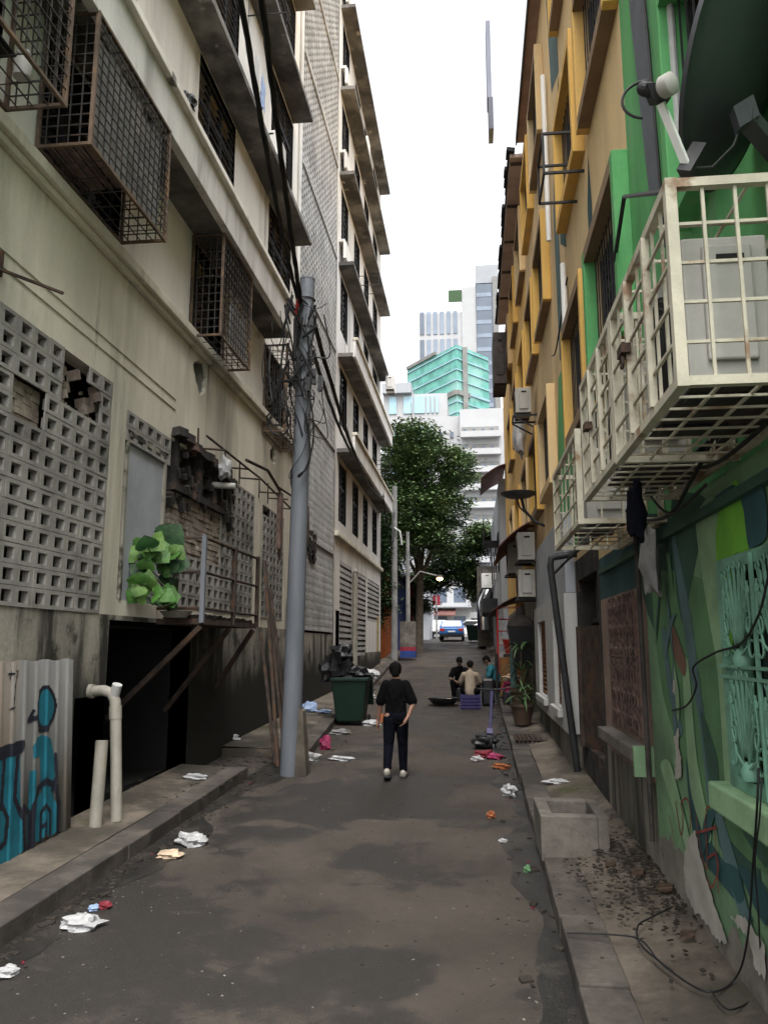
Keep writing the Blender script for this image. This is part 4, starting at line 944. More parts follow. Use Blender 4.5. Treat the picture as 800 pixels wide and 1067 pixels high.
EH=empty('exhaust_hood',(1.15,19.6,2.4),'black tapered kitchen exhaust hood with a domed top under the stacked condensers','exhaust hood')
build(M().add([(.82,19.2,2.75),(1.48,19.2,2.75),(1.48,20,2.75),(.82,20,2.75),(.98,19.35,1.75),(1.4,19.35,1.75),(1.4,19.9,1.75),(.98,19.9,1.75)],[(0,1,2,3),(7,6,5,4),(1,0,4,5),(2,1,5,6),(3,2,6,7),(0,3,7,4)]),'body','bag',EH)
build(M().lathe([(.34,0),(.3,.12),(.2,.22),(.1,.28),(.1,.45)],(1.15,19.6,2.75),n=18),'dome','cagemetal',EH,True)
condenser('ac_condenser',(1.16,17.3,4.06),'upper of the two stacked grey condensers under the brown awning',.36,.8,.62)
condenser('ac_condenser',(1.16,17.5,3.28),'lower of the two stacked grey condensers above the exhaust hood',.36,.8,.62)
condenser('ac_condenser',(1.08,20.4,4.05),'grey condenser hanging behind the stacked pair, under the brown awning',.36,.8,.85)
condenser('ac_condenser',(1.2,17.4,7.35),'grey condenser on a black bracket high on the yellow wall',.34,.7,.6)
bk=M()
for y in (17.1,17.7): bk.bar((XR,y,7.33),(.98,y,7.33),.04); bk.bar((XR,y,7.0),(.98,y,7.3),.03)
bk.bar((.98,17.1,7.33),(.98,17.7,7.33),.03)
single(bk,'steel_bracket','blackmetal','black bracket under the condenser on the yellow wall','bracket')
for z,y0,ln,x0,l in ((4.04,17.,.6,.95,'black shelf bracket under the upper stacked condenser'),(3.26,17.2,.6,.95,'black shelf bracket under the lower stacked condenser'),(4.03,20.1,.6,.85,'black shelf bracket under the condenser behind the stacked pair')):
    bk=M()
    for y in (y0,y0+ln): bk.bar((XR,y,z),(x0,y,z),.035)
    bk.bar((x0,y0,z),(x0,y0+ln,z),.034); single(bk,'steel_bracket','blackmetal',l,'bracket')
def awning(y0,y1,x0,z0,z1,label,mt='awning'):
    m=M(); n=8; 
    for i in range(n+1):
        t=i/n; x=XR+(x0-XR)*t; z=z1-(z1-z0)*t**1.6
        m.v+=[(x,y0,z),(x,y1,z),(x,y0,z-.03),(x,y1,z-.03)]
    for i in range(n):
        a=4*i; m.f+=[(a,a+1,a+5,a+4),(a+2,a+6,a+7,a+3),(a,a+4,a+6,a+2),(a+1,a+3,a+7,a+5)]
    m.f+=[(4*n,4*n+1,4*n+3,4*n+2),(0,2,3,1)]
    return single(m,'awning',mt,label,'awning')
awning(18.2,23,.62,4.55,5.15,'brown curved awning beside the stacked condensers')
awning(23.5,28,.55,3.3,3.75,'dark low awning beyond the exhaust hood')
awning(33,37,.45,9.3,9.9,'dark red awning high above the far end of the alley')
DF=empty('flat_dish',(1.0,16.2,5.4),'dark shallow dish seen edge on, on a curved arm off the yellow wall','satellite dish')
build(M().lathe([(.02,0),(.25,.03),(.36,.09),(.38,.12),(.34,.11),(.02,.03)],(.98,16.3,5.3),(.1,.1,1),24),'reflector','dish',DF,True)
build(M().tube([(1.05,16.3,5.3),(1.1,16.3,5.05),(1.3,16.2,4.8),(XR,16.2,4.7)],.03,8).tube([(.95,16.2,5.3),(1.0,16.2,5.1),(1.15,16.2,4.95)],.02,7),'arm','blackmetal',DF,True)
OC=empty('orange_cabinet',(1.05,23,.85),'orange cabinet standing below the red wire rack','cabinet')
build(M().box(.75,1.4,22.6,23.3,.88,1.95),'body','orangewood',OC,bevel=.01)
build(M().box(.735,.75,22.62,23.28,.92,1.92),'door','orangewood',OC,bevel=.005); build(M().box(.72,.735,22.7,22.73,1.3,1.5),'handle','blackmetal',OC)
RS=empty('wire_rack',(1.05,24,.85),'tall red wire rack stacked with white packets behind the exhaust hood','rack')
m=M()
for x in (.72,1.35):
    for y in (23.6,24.3): m.bar((x,y,.88),(x,y,3.4),.04)
for z in (1.9,2.3,2.7,3.05,3.4):
    for y in (23.6,24.3): m.bar((.72,y,z),(1.35,y,z),.02)
    for x in (.72,1.35): m.bar((x,23.6,z),(x,24.3,z),.02)
build(m,'frame','red',RS)
m=M()
for z in (1.9,2.3,2.7,3.05):
    for k in range(9): m.bar((.74+k*.07,23.6,z),(.74+k*.07,24.3,z),.008)
build(m,'wire_shelf','wiregrey',RS)
pk=M()
for z in (1.92,2.32,2.72,3.07): pk.box(.75,.9,23.65,23.9,z,z+.24)
single(pk,'packets','whitehouse','white packets stacked on the near side of the red wire rack','packet',base=(.82,23.7,1.92))
single(M().lathe([(.16,0),(.24,.38),(.26,.38),(.26,.41),(.22,.41),(.21,.36)],(1.08,23.3,2.05),n=18),'bucket','red','red plastic bucket beside the red wire rack above the orange cabinet','bucket',smooth=True)
single(M().box(.85,1.3,23.0,23.35,1.952,2.045),'tray','cagemetal','dark tray under the red bucket on top of the orange cabinet','tray')
for i,(z,mt,l) in enumerate(((1.1,'cushion','dark pink striped cushion at the bottom of the pile by the orange cabinet'),(1.24,'cushion','pink cushion in the middle of the pile by the orange cabinet'),(1.38,'beige','beige cloth folded on top of the pink cushions'))):
    single(crumple((.98,21.5,z),(.22,.25,.09),40+i,14,.6),'cushion',mt,l,'cushion','cushions piled by the orange cabinet',smooth=True)
single(M().box(.75,1.2,21.2,21.8,.8,1.1),'stool_box','bag','black box under the pile of pink cushions','box',bevel=.02)
single(M().tube([(.62,21.9,.85),(.62,21.9,2.05)],.05,10),'black_post','blackmetal','black post standing at the kerb beside the orange cabinet','post')
single(M().tube([(1.0,20.6,.82),(1.0,20.6,2.2)],.09,12),'green_pipe','mblue','dull grey green pipe standing behind the tall potted plant','pipe',smooth=True)
single(crumple((1.25,19.5,7.3),(.14,.3,.75),61,14,.3),'hanging_laundry','wbag','pale washing hanging out of the yellow wall','laundry',smooth=True)
# right side far things
FB=empty('grey_shophouse',(1.5,45,1.5),'grey shophouse with ducts and a balcony beyond the yellow wall','building')
build(M().box(1.25,10,34.2,56,-.2,9.5),'wall','fargrey',FB)
bl=M(); bl.box(.55,1.25,36,38,6.9,7.0)
for k in range(6): bl.bar((.57,36+k*.4,7),(.57,36+k*.4,8.0),.04)
bl.bar((.57,36,8),(.57,38,8),.05); build(bl,'balcony','blackmetal',FB)
build(M().box(.3,1.24,50,52.5,2.2,7.2),'pier','concrete',FB); build(M().tube([(.65,49,3.2),(.65,49,4.8),(.9,49.5,5.6),(1.3,49.5,5.7)],.4,14),'duct','chrome',FB,True)
build(M().box(.5,1.24,40,46,3.9,4.6),'shop_canopy','blackmetal',FB)
for k in range(5): build(M().box(1.2,1.24,36+k*4,37.6+k*4,5.6,7.4),'window','carglass',FB)
condenser('ac_condenser',(.85,47.5,5.6),'pale condenser on the grey shophouse at the far end of the alley',.6,1.0,.9,mt='lampwhite')
condenser('ac_condenser',(1.1,27.2,11.2),'dark boxy unit high under the far eave of the yellow wall',.45,1.6,1.9,mt='cagemetal')

bk=M(); a0,b0=9.3,10.0
for z in (8.2,8.75):
    bk.bar((XR,a0,z),(1.0,a0,z),.03).bar((XR,b0,z),(1.0,b0,z),.03).bar((1.0,a0,z),(1.0,b0,z),.03)
for y in (a0,b0): bk.bar((1.0,y,8.2),(1.0,y,8.75),.03)
single(bk,'steel_bracket','blackmetal','empty black square bracket high on the yellow wall near the green edge','bracket')
single(M().tube([(1.42,2.95,5.6),(1.42,4.2,9.)],.02,8) if 0 else M().tube([(1.44,5.0,5.6),(1.44,5.0,9.5)],.025,8),'conduit_pipe','wiregrey','thin grey conduit running up the green wall behind the dish','pipe',smooth=True)
path('wall_cable','long thin black cable hanging down the bright green wall by the grey stripe',[(1.47,5.9,9.4),(1.46,5.85,8.2),(1.46,5.7,6.8),(1.46,5.6,5.2)],.012)
path('wall_cable','thin cable drooping across the yellow wall below the square bracket',[(1.46,11,7.6),(1.44,12.5,7.1),(1.46,13.4,7.3)],.012)
for y,z0,z1,l in ((11.18,5.0,7.9,'pale downpipe on the yellow wall beside the teal paint'),(12.9,9.2,12.4,'white downpipe high on the yellow wall')):
    single(M().tube([(1.43,y,z0),(1.43,y,z1)],.045,10),'downpipe','lampwhite',l,'pipe',smooth=True)
# ================================================================== POLES AND CABLES
def pole(name,label,base,top,r0,r1,mt,cat='utility pole'):
    o=empty(name,base,label,cat); build(M().tube([base,tuple((Vector(base)+Vector(top))/2),top],r0,14,r1),'pole_shaft',mt,o,True); return o
PB_=(-2.80,12.2,.30); PT=(-2.66,12.2,8.35)
up=pole('utility_pole','tall grey steel utility pole with tangled cables standing at the left kerb',PB_,PT,.155,.125,'pole')
build(M().lathe([(.13,0),(.13,.03)],PT,n=14),'pole_cap','pole',up)
build(M().add([(-2.7,12.05,.3),(-2.52,12.1,.3),(-2.52,12.4,.3),(-2.7,12.45,.3),(-2.66,12.1,1.35),(-2.6,12.12,1.3),(-2.6,12.35,1.3),(-2.66,12.38,1.35)],[(0,3,2,1),(4,5,6,7),(0,1,5,4),(1,2,6,5),(2,3,7,6),(3,0,4,7)]),'concrete_wedge','pave',up)
bd=M(); rr=random.Random(4)
for z in (8.0,7.5,6.9,6.3): bd.tube([(-2.67+.145*cos(a),12.2+.145*sin(a),z) for a in [2*pi*i/14 for i in range(15)]],.012,5)
build(bd,'steel_band','cagemetal',up)
m=M()
for k in range(26):
    z=rr.uniform(5.9,8.1); a0=rr.uniform(-.3,.2); P=[]
    c=Vector((-2.72+rr.uniform(-.28,.2),12.05+rr.uniform(-.2,.1),z)); 
    a1=rr.uniform(-.45,.45); dp_=rr.uniform(.25,1.3); w1=rr.uniform(.03,.12); ph=rr.uniform(0,6)
    for i in range(23):
        t=i/22; P.append(c+Vector((a1*t+w1*sin(9*t+ph),.06*sin(7*t+ph*2),-4*dp_*t*(1-t)+.05*sin(13*t+ph)-.2*t)))
    m.tube(P,rr.uniform(.007,.016),5)
for k in range(16): m.capsule((-2.95+rr.uniform(-.2,.5),12.0,rr.uniform(6.3,8.1)),(-2.95+rr.uniform(-.2,.5),12.02,rr.uniform(6.3,7.9)),.03,.02,6)
single(m,'cable_tangle','cable','tangle of black cables and splices hanging round the tall grey pole','cable')
for k in range(3): single(M().box(-2.62+k*.1,-2.55+k*.1,12.0,12.08,6.35+.12*(k%2),6.6+.12*(k%2)),'junction_box','bag',['black junction box on the grey pole, nearest the shaft','middle black junction box beside the grey pole','black junction box farthest right of the grey pole'][k],'box','junction boxes on the grey pole')
single(M().tube([(-2.78,12.05,7.95),(-2.8,12.03,7.7),(-2.76,12.04,7.5)],.03,6),'red_tag','red','red tape tied round the cables near the pole top','tag')
def sag(a,b,s,n=14): a=Vector(a);b=Vector(b); return [a+(b-a)*(i/n)+Vector((0,0,-4*s*(i/n)*(1-i/n))) for i in range(n+1)]
PT2=(-3.9,39.8,10.0)
for k,(a,b,s,r,l) in enumerate([(ony(245,-40,6.0),(-2.8,12.1,8.0),.25,.03,'left of the two thick cable bundles sweeping down to the grey pole'),(ony(268,-40,6.2),(-2.74,12.1,7.9),.1,.034,'right of the two thick cable bundles sweeping down to the grey pole'),
  ((-2.58,12.2,7.75),(-3.7,33,8.6),.9,.04,'thick cable bundle running from the grey pole to the far block'),((-2.55,12.2,7.1),(-3.7,26,8.4),.35,.035,'lower cable bundle running from the grey pole to the far block'),
  ((-3.74,33,8.7),(-3.9,39.7,9.0),1.1,.03,'cable drooping between the far block and the far pole'),((-3.8,36,7.4),(-3.9,39.7,8.0),.7,.025,'lower cable drooping to the far pole')]):
    m=M()
    for q in range(3):
        P=sag(a,b,s); m.tube([p+Vector((r*.6*cos(i*1.3+q*2.1),0,r*.6*sin(i*1.3+q*2.1))) for i,p in enumerate(P)],r*.6,6)
    single(m,'cable_bundle','cable','black '+l if 'of the' not in l[:14] else l,'cable','overhead cables')
p2=pole('utility_pole','pale grey utility pole farther down the left pavement in front of the tree',(-3.93,39.8,1.5),(-3.9,39.8,10.4),.17,.13,'polefar')
build(M().tube([(-3.9,39.6,8.2),(-3.6,39.5,8.0),(-3.5,39.5,7.3)],.05,8),'insulator','wiregrey',p2,True)
lp=pole('street_lamp','slim grey lamp post with a lit lamp and a white, red and blue base',(-3.35,41.2,2.75),(-3.35,41.2,8.2),.13,.09,'polefar','street lamp')
for z0,z1,mt,nm in ((1.66,2.0,'bluewall','base_blue_band'),(2.0,2.2,'redwall','base_red_band'),(2.2,3.5,'concrete','base_cabinet')): build(M().box(-3.75,-2.95,40.9,41.5,z0,z1),nm,mt,lp)
L_=ony(458,603,41.2)
build(M().tube([(-3.35,41.2,5.4),(-2.7,41.2,6.1),(L_.x,L_.y,L_.z+.12)],.04,8),'lamp_arm','polefar',lp,True)
build(M().ball((L_.x,L_.y,L_.z),.14,.14,.1),'lamp_bulb','lamp',lp,True); build(M().lathe([(.2,0),(.16,.12),(.05,.16)],(L_.x,L_.y,L_.z+.05),n=14),'lamp_hood','cagemetal',lp,True)
# slim two-tone panel hanging in the sky between the buildings
HP=empty('hanging_sign',(1.0,25,19.7),'slim two tone grey sign blade hanging high between the buildings against the sky','sign')
build(M().box(.83,.98,24.6,25.4,20.9,23.9),'upper_panel','slab',HP); build(M().box(.86,1.02,24.58,25.42,19.7,20.9),'lower_panel','slab2',HP); build(M().bar((-4.3,25,27.7),(1.1,25,27.7),.12),'support_arm','pole',HP)
for y in (24.7,25.3): build(M().bar((.9,y,23.9),(.9,y,27.65),.012),'hanger_rod','wiregrey',HP)
# ================================================================== BIN AND BAGS
bx,by=-2.78,18.2; bz=zr(18.2)
BN=empty('wheelie_bin',(bx,by,bz),'dark green wheelie bin overflowing with black bags at the left kerb','bin')
m=M().add([(bx-.3,by-.33,bz+.08),(bx+.3,by-.33,bz+.08),(bx+.3,by+.33,bz+.08),(bx-.3,by+.33,bz+.08),(bx-.4,by-.42,bz+1.0),(bx+.4,by-.42,bz+1.0),(bx+.4,by+.42,bz+1.0),(bx-.4,by+.42,bz+1.0)],[(0,3,2,1),(0,1,5,4),(1,2,6,5),(2,3,7,6),(3,0,4,7),(4,5,6,7)])
build(m,'body','greenbin',BN,bevel=.03); build(M().box(bx-.43,bx+.43,by-.45,by+.45,bz+.97,bz+1.05),'rim','greenbin',BN,bevel=.015)
ld=M().obox((bx,by+.6,bz+.72),(.42,0,0),(0,.12,-.33),(0,.02,.012)); build(ld,'lid','greenbin',BN,bevel=.015)
for s in (-1,1): build(M().lathe([(.1,0),(.1,.06)],(bx+s*.36-.03,by+.3,bz+.1),(1,0,0),16),'wheel','tyre',BN)
for i,(p,s,l) in enumerate([((bx-.32,by-.05,bz+1.0),(.36,.36,.34),'largest black rubbish bag piled on the green bin'),((bx-.22,by-.1,bz+1.38),(.26,.28,.24),'black rubbish bag on top of the pile over the green bin'),((bx+.1,by-.05,bz+1.0),(.3,.3,.17),'low black rubbish bag at the front of the green bin')]):
    single(crumple(p,s,70+i,22),'rubbish_bag','bag',l,'rubbish bag','rubbish bags on the green bin',smooth=True)
single(crumple((bx+.28,by+.5,bz+1.0),(.3,.2,.14),80,18),'rubbish_bag','wbag','pale bag of papers spilling behind the green bin','rubbish bag',smooth=True)
# ================================================================== PEOPLE
def limb(m,pts,rs,fx=1.):
    for (a,b),(ra,rb) in zip(zip(pts,pts[1:]),zip(rs,rs[1:])): m.capsule(a,b,ra,rb,14,fx)
def hand(m,w,d,side,thumb,curl=.5,s=1.):
    w=Vector(w);d=Vector(d).normalized();side=Vector(side).normalized();n=d.cross(side)
    m.capsule(w,w+d*.07*s,.026*s,.030*s,10); m.capsule(w+d*.04*s-side*.018*s,w+d*.08*s-side*.02*s,.02*s,.02*s,8); m.capsule(w+d*.04*s+side*.018*s,w+d*.08*s+side*.02*s,.02*s,.018*s,8)
    for k,L in enumerate((.062,.075,.07,.052)):
        o=w+d*.085*s+side*(-.032+.021*k)*s*(1 if True else 0); p=o; dd=d.copy()
        for j,f in enumerate((.45,.32,.23)):
            dd=(dd+n*curl*.55).normalized(); q=p+dd*L*f*s*1.15; m.capsule(p,q,.0095*s,.0085*s,8); p=q
    o=w+d*.02*s-side*.025*s; q=o+(d*.6-side*.8+n*.3).normalized()*.045*s; m.capsule(o,q,.013*s,.011*s,8); m.capsule(q,q+(d*.9-side*.2+n*.4).normalized()*.03*s,.011*s,.009*s,8)
def head(m,c,f,r=1.,nose=True):  # c centre, f facing
    c=Vector(c);f=Vector(f).normalized(); up=Vector((0,0,1)); up=(up-f*up.dot(f)).normalized(); s=f.cross(up)
    m.capsule(c+up*.03*r-f*.015,c+up*.035*r+f*.02,.088*r,.084*r,18); m.capsule(c-up*.035*r+f*.02*r,c-up*.085*r+f*.042*r,.066*r,.042*r,14)
    if nose: m.capsule(c+f*.095*r+up*.01*r,c+f*.112*r-up*.028*r,.010*r,.015*r,8)
    for q in (-1,1): m.capsule(c+s*q*.083*r-f*.01+up*.015*r,c+s*q*.083*r-f*.005-up*.025*r,.016*r,.012*r,8)
    return up,s
# walking person, facing the camera
gx,gy=-1.17,12.05; g0=zr(gy)
def W(x,y,z): return Vector((gx+x,gy+y,g0+z))
P1_=empty('person',(gx,gy,g0),'person in black T-shirt and dark trousers walking away down the middle of the road','person')
b=M(); fdir=Vector((-.08,.92,-.30))
hc=W(-.01,.05,1.555); head(b,hc,fdir); limb(b,[W(0,.0,1.33),W(0,.03,1.50)],[.062,.055])
limb(b,[W(0,.0,1.0),W(0,0,1.3)],[.13,.14],.7); limb(b,[W(-.10,0,1.34),W(.10,0,1.34)],[.055,.055])
limb(b,[W(-.165,.0,1.33),W(-.235,.03,1.08),W(-.275,.09,.84)],[.052,.041,.027]); hand(b,W(-.28,.095,.83),(-.08,.1,-1),(.2,1,.1),1,.6)
limb(b,[W(.165,.0,1.33),W(.27,-.05,1.09),W(.19,-.13,.90)],[.052,.041,.027]); hand(b,W(.185,-.14,.895),(-.45,-.1,-.85),(.3,-.9,.3),1,.6)
limb(b,[W(-.09,-.03,.9),W(-.105,-.02,.5),W(-.115,-.16,.15)],[.085,.06,.042]); limb(b,[W(.09,.03,.9),W(.095,.08,.5),W(.10,.10,.08)],[.085,.06,.042])
limb(b,[W(-.115,-.17,.12),W(-.12,-.03,.035)],[.04,.036]); limb(b,[W(.10,.08,.05),W(.108,.23,.035)],[.04,.036])
hull(b,'body','skin',P1_,.007,6)
c=M(); limb(c,[W(0,.0,.87),W(0,.0,1.1),W(0,0,1.3)],[.168,.160,.158],.66); limb(c,[W(-.13,0,1.35),W(.13,0,1.35)],[.07,.07],1.); limb(c,[W(0,.0,1.38),W(0,.02,1.425)],[.085,.064])
limb(c,[W(-.15,.005,1.36),W(-.232,.028,1.12)],[.074,.076]); limb(c,[W(.15,.0,1.36),W(.250,-.037,1.13)],[.074,.078])
rf=random.Random(5)
for k in range(16):   # folds in the cloth
    x=rf.uniform(-.15,.15); z=rf.uniform(.85,1.3); a=rf.uniform(-.1,.1); limb(c,[W(x,-.102*sqrt(max(.05,1-(x/.19)**2)),z),W(x+a,-.106*sqrt(max(.05,1-((x+a)/.19)**2)),z-rf.uniform(.06,.2))],[.012,.009])
c.xform(lambda v: v if v.z>g0+.79+.012*sin(v.x*30) else Vector((v.x,v.y,g0+.79+.012*sin(v.x*30)))); hull(c,'t_shirt','black',P1_,.008,4)
c=M(); limb(c,[W(-.085,-.02,.86),W(-.105,-.02,.5),W(-.115,-.14,.19)],[.108,.078,.06]); limb(c,[W(.085,.02,.86),W(.095,.08,.5),W(.10,.10,.12)],[.108,.078,.06]); limb(c,[W(-.06,0,.9),W(.06,0,.9)],[.12,.12])
for k in range(14):
    s_=rf.choice((-1,1)); z=rf.uniform(.2,.75); x=s_*.1+rf.uniform(-.04,.04); y=(-.02 if s_<0 else .05)-.07-(.06 if s_<0 and z<.4 else 0); limb(c,[W(x,y,z),W(x+rf.uniform(-.05,.05),y,z-.07)],[.012,.01])
hull(c,'trousers','navy',P1_,.008,4)
for (a,bb,sl) in ((W(-.115,-.18,.115),W(-.12,-.0,.04),(0,-.03,-.045)),(W(.10,.06,.06),W(.108,.25,.045),(0,.0,-.05))):
    m=M(); limb(m,[a,bb],[.052,.048]); limb(m,[a+Vector((0,-.015,.02)),a],[.045,.05]); sh=hull(m,'shoe','shoe',P1_,.008,4)
    build(M().bar(a+Vector(sl)+Vector((0,-.03,0)),bb+Vector((0,.045,-.035)),.1,.024),'sole','sole',sh)
m=M(); up_,s_=head(M(),hc,fdir); fd=fdir.normalized()
m.capsule(hc+up_*.045-fd*.028,hc+up_*.05+fd*.02,.098,.092,18); m.capsule(hc-fd*.045+up_*.0,hc-fd*.05-up_*.05,.076,.058,14)
for q in (-1,1): m.capsule(hc+s_*q*.06-fd*.01+up_*.02,hc+s_*q*.062-fd*.03-up_*.02,.03,.025,8)
hull(m,'hair','hair',P1_,.007,3)
for q in (-1,1): build(M().ball(hc+fd*.088+s_*q*.032+up_*.018,.011,.008,.008,8),'eye','hair',P1_,True)
single(M().box(gx-.235,gx-.155,gy+.02,gy+.06,g0+.80,g0+.93),'drink_carton','orangebag','small orange packet held at the walking person\'s side','packet')
# seated people
def seated(base,label,yawd,shirt,seat=.30,lean=.28,dark=True,sk='skindark',knees=.55):
    x0,y0,z0=base; ca,sa=cos(yawd),sin(yawd)
    def Q(f,s,z): return Vector((x0+f*ca-s*sa,y0+f*sa+s*ca,z0+z))
    r=empty('person',base,label,'person'); fv=Vector((ca,sa,0))
    hp=seat+.10; L=lean
    b=M(); sh=Q(L,0,hp+.46); hd=Q(L+.13,0,hp+.66); head(b,hd,fv*.8+Vector((0,0,-.55))); limb(b,[Q(L,0,hp+.44),Q(L+.08,0,hp+.58)],[.062,.055])
    limb(b,[Q(.02,0,hp),Q(L,0,hp+.42)],[.14,.14],.75)
    kn=[]
    for s in (-1,1):
        k=Q(.40,s*knees*.36,seat+.18); f_=Q(.34,s*knees*.30,.06); limb(b,[Q(0,s*.1,hp),k,f_],[.09,.062,.042]); limb(b,[f_,f_+fv*.14],[.04,.035]); kn.append(k)
        el=Q(L+.12,s*.27,hp+.16); wr=Q(.46,s*.1,hp+.1); limb(b,[Q(L,s*.19,hp+.42),el,wr],[.055,.042,.028]); hand(b,wr,(wr-el),Vector((0,0,1)),1,.6)
    hull(b,'body',sk,r,.009,5)
    c=M(); limb(c,[Q(-.02,0,hp-.02),Q(L*.5,0,hp+.2),Q(L,0,hp+.4)],[.175,.17,.165],.75); limb(c,[Q(L,-.13,hp+.42),Q(L,.13,hp+.42)],[.085,.085]); limb(c,[Q(L,0,hp+.46),Q(L+.03,0,hp+.52)],[.08,.065])
    for s in (-1,1): limb(c,[Q(L,s*.17,hp+.42),Q(L+.07,s*.25,hp+.24)],[.083,.08])
    hull(c,'t_shirt',shirt,r,.011,4)
    c=M()
    for s in (-1,1): limb(c,[Q(0,s*.09,hp-.02),Q(.40,s*knees*.36,seat+.18),Q(.345,s*knees*.305,.15)],[.115,.085,.06])
    hull(c,'trousers','black',r,.011,4)
    m=M(); ff=(fv*.8+Vector((0,0,-.55))).normalized(); uu=(Vector((0,0,1))-ff*ff.z).normalized()
    m.capsule(hd+uu*.05-ff*.025,hd+uu*.055+ff*.01,.096,.09,16); m.capsule(hd-ff*.05,hd-ff*.045-uu*.03,.07,.058,12); hull(m,'hair','hair',r,.009,3)
    return r
zc=zr(22)
seated((-.1,21.75,zc),'person in a tan T-shirt sitting on a purple crate with their back to the camera',pi/2,'tan',.34,.12)
seated((-.42,23.9,zr(23.9)),'person in black sitting on the road facing the camera beyond the purple crate',-pi/2,'black',.36,.10)
seated((.72,23.2,zr(23.2)+.12),'person in a teal T-shirt sitting on the kerb bent over to the left',pi*.97,'tealcloth',.3,.22)
m=M()
for k in range(4): z=zc+.01+k*.085; m.box(-.36,.16,21.5,21.54,z,z+.06).box(-.36,.16,22.0,22.04,z,z+.06).box(-.36,-.32,21.54,22,z,z+.06).box(.12,.16,21.54,22,z,z+.06)
for x in (-.37,-.2,-.04,.13): m.box(x,x+.04,21.485,21.5,zc,zc+.35)
m.box(-.36,.16,21.5,22.04,zc+.33,zc+.345)
single(m,'plastic_crate','purple','purple plastic crate that the person in the tan T-shirt sits on','crate')
single(M().box(-.66,-.2,23.75,24.2,zr(24),zr(24)+.36),'stool','bag','low black stool under the person in black','stool',bevel=.02)
single(M().box(.2,.55,22.3,22.6,zc+.02,zc+.75),'backpack','bag','black bag standing between the seated people at the kerb','bag',bevel=.06)
single(M().lathe([(.02,0),(.3,.03),(.42,.16),(.44,.2),(.4,.19),(.28,.06),(.02,.04)],(-.85,22.4,zr(22.4)+.01),n=22),'metal_tray','bag','round black tray on the road beside the purple crate','tray',smooth=True)
single(crumple((-.68,22.35,zc+.13),(.13,.1,.05),91,12),'paper_bundle','beige','cream paper bundle lying in the round black tray','paper',smooth=True)
# scooter
sx,sy=.28,15.3; sz=zr(15.3)
SC=empty('kick_scooter',(sx,sy,sz),'folded down dark kick scooter with a lilac stem parked at the right kerb','scooter')
build(M().obox((sx-.0,sy-.1,sz+.16),(.085,0,0),(.03,.34,.0),(0,0,.025)),'deck','blackmetal',SC,bevel=.01)
build(M().tube([(sx,sy+.25,sz+.2),(sx+.03,sy+.36,sz+.55),(sx+.06,sy+.42,sz+.98)],.032,10),'stem','lilac',SC,True)
build(M().tube([(sx-.22,sy+.38,sz+1.02),(sx+.06,sy+.42,sz+1.0),(sx+.32,sy+.46,sz+1.02)],.018,8),'handlebar','blackmetal',SC,True)
for y in (-.45,.32): build(M().lathe([(.05,-.03),(.1,-.025),(.105,0),(.1,.025),(.05,.03)],(sx,sy+y,sz+.105),(1,.05,0),18),'wheel','tyre',SC,True)
build(M().obox((sx,sy+.25,sz+.23),(.06,0,0),(0,.05,.05),(0,-.03,.03)),'fender','lilac',SC,bevel=.01)
single(crumple((sx-.1,sy-.25,sz),(.22,.2,.14),93,16),'rubbish_bag','bag','black bag slumped against the parked scooter','rubbish bag',smooth=True)
# ================================================================== LITTER
def litter(px,s,mt,label,cat='plastic bag',dz=0.,name='plastic_bag',seed=None,n=16):
    p=onr(*px,dz); return single(crumple((p.x,p.y,p.z+.005),s,seed or int(px[0]*7+px[1]),n,.55),name,mt,label,cat,'litter along the kerbs',smooth=True)
for px,s,mt,l in [((86,966),(.15,.11,.055),'wbag','white plastic bag lying in the left gutter'),((8,1016),(.07,.07,.03),'wbag','white scrap of plastic at the bottom left corner'),((200,880),(.15,.13,.07),'wbag','white bag with red and blue print against the left kerb'),
 ((178,893),(.12,.09,.04),'beige','crumpled tan paper by the left kerb'),((339,781),(.10,.09,.14),'pinkbag','bright pink plastic bag near the tall grey pole'),((324,793),(.14,.1,.09),'wbag','white bag on the ground right beside the tall grey pole'),((355,792),(.2,.1,.04),'wbag','flat white sheet of plastic by the pink bag'),
 ((531,829),(.10,.12,.08),'wbag','white plastic bag against the right kerb'),((505,789),(.18,.1,.07),'redbag','dark red bag lying by the right kerb'),((515,791),(.12,.1,.06),'pinkbag','pink wrapper beside the dark red bag'),((522,801),(.13,.09,.05),'orangebag','orange plastic bag by the right kerb'),((497,793),(.1,.07,.05),'wbag','white paper next to the dark red bag'),
 ((511,852),(.05,.05,.04),'orangebag','small brown cup on the road near the right kerb'),((524,878),(.045,.03,.02),'wbag','small white scrap below the brown cup'),((549,909),(.035,.035,.035),'mmid','small green ball in the right gutter'),((386,756),(.22,.12,.07),'wbag','crushed white box beside the green bin'),((382,728),(.25,.2,.1),'wbag','heap of white papers on the kerb behind the green bin'),
 ((376,746),(.14,.1,.08),'pinkbag','pink wrapper under the edge of the green bin'),((355,765),(.2,.12,.06),'sheet','flattened grey carton in front of the green bin'),((110,946),(.05,.05,.03),'redbag','small red wrapper next to the white bag in the gutter'),((98,948),(.04,.05,.02),'bluebag','small blue wrapper next to the white bag in the gutter')]:
    litter(px,s,mt,l)
for px,s,mt,l in [((322,742),(.2,.15,.14),'bluebag','pale blue rubbish bag on the left pavement behind the grey pole'),((338,743),(.16,.1,.05),'bluebag','blue and white papers on the left pavement'),((352,728),(.1,.1,.1),'redbag','red bag on the left pavement beside the green bin'),((202,812),(.15,.08,.04),'wbag','white foam tray under the rusty balcony'),((240,772),(.16,.1,.07),'wbag','pale rag on the ground in the dark recess'),((581,817),(.15,.09,.04),'wbag','white plastic bag on the right pavement behind the concrete block')]:
    litter(px,s,mt,l,dz=.16)
